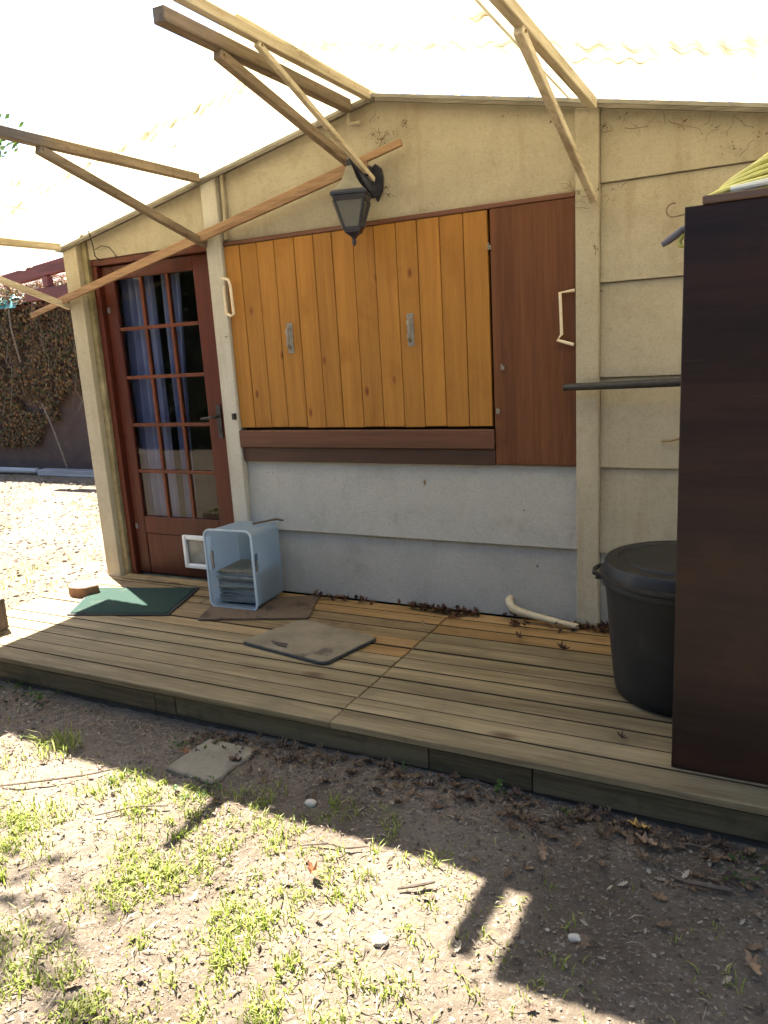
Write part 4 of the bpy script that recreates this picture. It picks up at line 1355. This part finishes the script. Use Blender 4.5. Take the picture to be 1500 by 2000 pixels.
# ------------------------------------------------------------------ beyond the corner: garden shed with creeper
shed = top('garden_shed', 'low brown garden shed with tiled roof behind dry creeper across the lawn', 'shed', (-10, 4.4, -0.15))
mb = MB().prism([(-14.0, -0.2), (-5.8, -0.2), (-5.8, 2.28), (-14.0, 2.28)], 4.36, 4.5, axis=1)
build(mb, 'wall', M_shed, shed)
mb = MB().box(-14.0, -5.8, 6.9, 7.0, -0.2, 2.9)
mb.box(-5.9, -5.8, 4.51, 6.89, -0.2, 2.3)
mb.box(-14.0, -13.9, 4.51, 6.89, -0.2, 2.3)
build(mb, 'rear_wall', M_shed, shed)
rz = lambda y: 2.30 + (y - 4.15) * 0.36
mb = MB().prism([(4.12, rz(4.12) - 0.03), (7.2, rz(7.2) - 0.03), (7.2, rz(7.2)), (4.12, rz(4.12))], -14.2, -5.6, axis=0)
build(mb, 'roof_deck', M_redbeam, shed)
tile_me = None
for j in range(9):
    for i in range(16):
        x, y = -11.6 + i * 0.235 + R(-.006, .006), 4.10 + j * 0.34
        if tile_me is None:
            tb_ = MB()
            N = 6
            for yy, zz, k in ((0, 0.03, 1.0), (0.40, 0.115, 0.86)):
                for a in range(N + 1):
                    t = PI * a / N
                    tb_.v.append((math.cos(t) * .125 * k, yy, math.sin(t) * .06 * k + zz))
            tb_.f = [(a, a + 1, N + 2 + a, N + 1 + a) for a in range(N)]
            tb_.m = [0] * N
            to = build(tb_, 'tile', M_tile, None, (0, 0, 0), fix=False)
            tile_me = to.data
            ob = to
        else:
            ob = to.copy()
            col.objects.link(ob)
        ob.parent = shed
        ob.location = Vector((x, y, rz(y) + R(0, .008))) - BASE[shed.name]
        ob.rotation_euler = (R(-.02, .02), 0, R(-.03, .03))
# red timber frame next to the shed
fr = top('timber_frame', 'dark red timber frame of posts and beams standing before the shed roof', 'timber frame', (-8.5, 3.8, -0.15))
mb = MB().beam((-9.45, 3.75, 2.585), (-6.6, 3.75, 2.86), 0.10, 0.16)
build(mb, 'rafter', M_redbeam, fr, bevel=0.006)
mb = MB().beam((-9.05, 3.75, 2.36), (-6.6, 3.75, 2.38), 0.10, 0.15)
build(mb, 'beam', M_redbeam, fr, bevel=0.006)
for x in (-8.62, -7.0):
    mb = MB().box(x - .05, x + .05, 3.70, 3.80, 2.445, 2.58 if x < -8 else 2.73)
    build(mb, 'strut', M_redbeam, fr, bevel=0.006)
mb = MB().box(-7.05, -6.95, 3.70, 3.80, -0.2, 2.29)
build(mb, 'post', M_redbeam, fr, bevel=0.006)
mb = MB().box(-7.55, -7.45, 3.86, 3.96, -0.2, 2.42)
mb.box(-7.55, -7.45, 3.805, 3.86, 2.31, 2.40)
build(mb, 'post', M_redbeam, fr, bevel=0.006)

mb = MB()
nxg, nyg = 16, 8
for j in range(nyg + 1):
    for i in range(nxg + 1):
        x, y = -11.4 + 1.75 * i / nxg, 4.0 + .7 * j / nyg
        mb.v.append((x, y, 2.42 + (y - 4.1) * .22 + .05 * noise.noise((x * 4, y * 4, 1)) - .28 * max(0, 4.12 - y) * 4))
n = nxg + 1
mb.f = [(j * n + i, j * n + i + 1, (j + 1) * n + i + 1, (j + 1) * n + i) for j in range(nyg) for i in range(nxg)]
mb.m = [0] * len(mb.f)
solo(mb, 'tarpaulin', M_tarp, 'crumpled teal tarpaulin lying over the shed roof edge', 'tarpaulin', (-10.5, 4.2, 2.4), smooth=True, fix=False)

cr_ = top('dry_creeper', 'brown dry creeper with bare stems hanging over the shed wall', 'creeper', (-9.5, 4.2, 0))
mb = MB()
cnt = 0
while cnt < 30000:
    x = R(-12.5, -6.3)
    z = R(0.2, 2.55)
    arch = 1.15 - 0.9 * abs(math.sin((x + 9.55) * 1.25)) + 0.25 * noise.noise((x * 2, 0, 5))
    arch = 0.22 + 0.85 * math.exp(-((x + 9.05) / 0.55) ** 2) + 0.35 * noise.noise((x * 2.2, 0, 5))
    if z < arch:
        continue
    if noise.noise((x * 3, z * 3, 2)) < -0.36:
        continue
    cnt += 1
    dep = 0.10 + 0.22 * sstep(0.3, 2.2, z)
    y = 4.34 - R(0.0, dep)
    s = R(.016, .05)
    a, t = R(0, 6.3), R(-1.2, 1.2)
    c, sn = math.cos(a), math.sin(a)
    q = []
    for u, v in ((-.5, 0), (0, -.4), (.5, 0), (0, .4)):
        u, v = u * s * 1.3, v * s * 1.2
        q.append((x + u * c - v * sn, y + (u + v) * math.sin(t) * .6, z + u * sn + v * c))
    mb.add(q, [(0, 1, 2, 3)])
for _ in range(5200):
    x, y = R(-12.5, -7.0), R(4.0, 5.3)
    z = rz(y) + R(.02, .16)
    if noise.noise((x * 2, y * 2, 8)) < -0.05:
        continue
    s = R(.03, .07)
    a = R(0, 6.3)
    q = [(x + s * math.cos(a + k) * .6, y + s * math.sin(a + k) * .6, z + R(-.3, .3) * s) for k in (0, 1.7, 3.1, 4.6)]
    mb.add(q, [(0, 1, 2, 3)])
build(mb, 'leaves', M_creep, cr_, fix=False)
mb = MB()
for i in range(46):
    x0 = R(-12, -7.2)
    p = [(x0, 4.12 + R(-.05, .1), 2.5)]
    L_ = R(.5, 1.9)
    for k in range(1, 7):
        p.append((p[-1][0] + R(-.09, .09), 4.30 - R(.03, .28), 2.5 - L_ * k / 6))
    mb.tube(p, R(.0015, .0045), 5, cap=False)
for i in range(260):
    x0, y0 = R(-12, -7.0), R(4.0, 5.6)
    p = [(x0, y0, rz(y0) + R(.05, .12))]
    a = R(0, 6.3)
    for k in range(4):
        a += R(-.7, .7)
        xx, yy = p[-1][0] + .13 * math.cos(a), p[-1][1] + .13 * math.sin(a)
        p.append((xx, yy, rz(yy) + R(.06, .26)))
    mb.tube(p, R(.003, .007), 5, cap=False, mi=1)
mb.tube([(-9.55, 4.12, 0.9), (-9.42, 4.15, 0.5), (-9.33, 4.18, 0.1), (-9.30, 4.2, -.12)], [.012, .014, .016, .018], 6)
mb.tube([(-9.84, 4.05, 2.4), (-9.83, 4.02, 2.0), (-9.78, 4.05, 1.5)], .012, 6)
build(mb, 'stem', [M_stem, M_pale], cr_)
mb = MB().box(-9.55, -7.9, 3.86, 4.02, -.13, -.045)
solo(mb, 'plank', M_greywood, 'pale grey plank lying on the ground along the shed wall', 'plank', (-8.7, 3.95, -.13), bevel=0.004)
mb = MB().tube([(-12.0, 3.98, -.08), (-10.7, 3.93, -.075), (-9.62, 3.94, -.08)], .045, 10)
solo(mb, 'ground_pipe', M_greywood, 'grey pipe lying on the ground left of the grey plank', 'pipe', (-10.5, 3.95, -.13), smooth=True)

# ------------------------------------------------------------------ trees (beside, beyond and behind the viewer)
def tree(x, y, h, cr_r, name_label, n_leaf, ls, zc, seed, group=None, fork=3):
    rg = random.Random(seed)
    t = top('tree', name_label, 'tree', (x, y, -0.15), group)
    mb = MB()
    trunk = [(x + .12 * math.sin(k * 1.3 + seed), y + .1 * math.sin(k * 1.7), -0.2 + k * h * .72 / 6) for k in range(7)]
    mb.tube(trunk, [.16 * (1 - .11 * k) * h / 6 for k in range(7)], 10)
    tips = []
    for i in range(16):
        b = Vector(trunk[fork + i % (7 - fork)])
        a = rg.uniform(0, 6.3)
        d = Vector((math.cos(a), math.sin(a), rg.uniform(.2, 1.0))).normalized()
        L_ = cr_r * rg.uniform(.6, 1.05)
        p1 = b + d * L_ * .5 + Vector((0, 0, .1))
        p2 = b + d * L_
        mb.tube([b, p1, p2], [.05, .03, .012], 6)
        tips += [p1, p2]
    build(mb, 'trunk', M_treebark, t, smooth=True)
    clumps = []
    for i in range(46):
        if rg.random() < .5:
            c = rg.choice(tips) + Vector([rg.gauss(0, .25 * cr_r / 2) for _ in range(3)])
        else:
            u = Vector([rg.gauss(0, 1) for _ in range(3)]).normalized() * cr_r * rg.uniform(.45, 1.0)
            c = Vector((x, y, zc)) + Vector((u.x, u.y, u.z * .75))
        clumps.append((c, cr_r * rg.uniform(.14, .30)))
    lb = MB()
    for i in range(n_leaf):
        c, r = rg.choice(clumps)
        p = c + Vector([max(-1.5, min(1.5, rg.gauss(0, 1))) * r * .55 for _ in range(3)])
        s = ls * rg.uniform(.6, 1.3)
        n_ = Vector([rg.gauss(0, 1) for _ in range(3)]).normalized()
        a = n_.orthogonal().normalized()
        b = n_.cross(a)
        lb.add([p - a * s, p - b * s * .45, p + a * s, p + b * s * .45], [(0, 1, 2, 3)])
    build(lb, 'crown', M_treeleaf, t, fix=False)
    return t
tree(-3.75, -2.0, 6.8, 1.0, 'leafy tree standing left of the deck at the near edge of the grass', 5200, .05, 5.6, 3, None, 6)
tree(-17.75, 8.5, 7.3, 2.2, 'leafy tree in the sun far beyond the shed', 6000, .09, 5.0, 5)
hg = top('hedge', 'tall dark green clipped hedge added behind the viewer to darken the door reflections', 'hedge', (-2.0, -7.2, -0.15))  # out of view; added so the door panes reflect something dark
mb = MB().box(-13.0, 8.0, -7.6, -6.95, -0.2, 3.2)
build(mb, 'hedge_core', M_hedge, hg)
mb = MB()
for _ in range(16000):
    x, z = R(-13.2, 8.2), R(-0.15, 3.45)
    y = -6.93 + abs(rng.gauss(0, .10)) + .12 * noise.noise((x * 1.3, z * 1.3, 6)) if z < 3.2 else R(-7.6, -6.85)
    s_ = R(.05, .10)
    n_ = Vector([rng.gauss(0, 1) for _ in range(3)]).normalized()
    a = n_.orthogonal().normalized()
    b = n_.cross(a)
    p = Vector((x, y, z))
    mb.add([p - a * s_, p - b * s_ * .5, p + a * s_, p + b * s_ * .5], [(0, 1, 2, 3)])
build(mb, 'foliage', M_hedgeleaf, hg, fix=False)
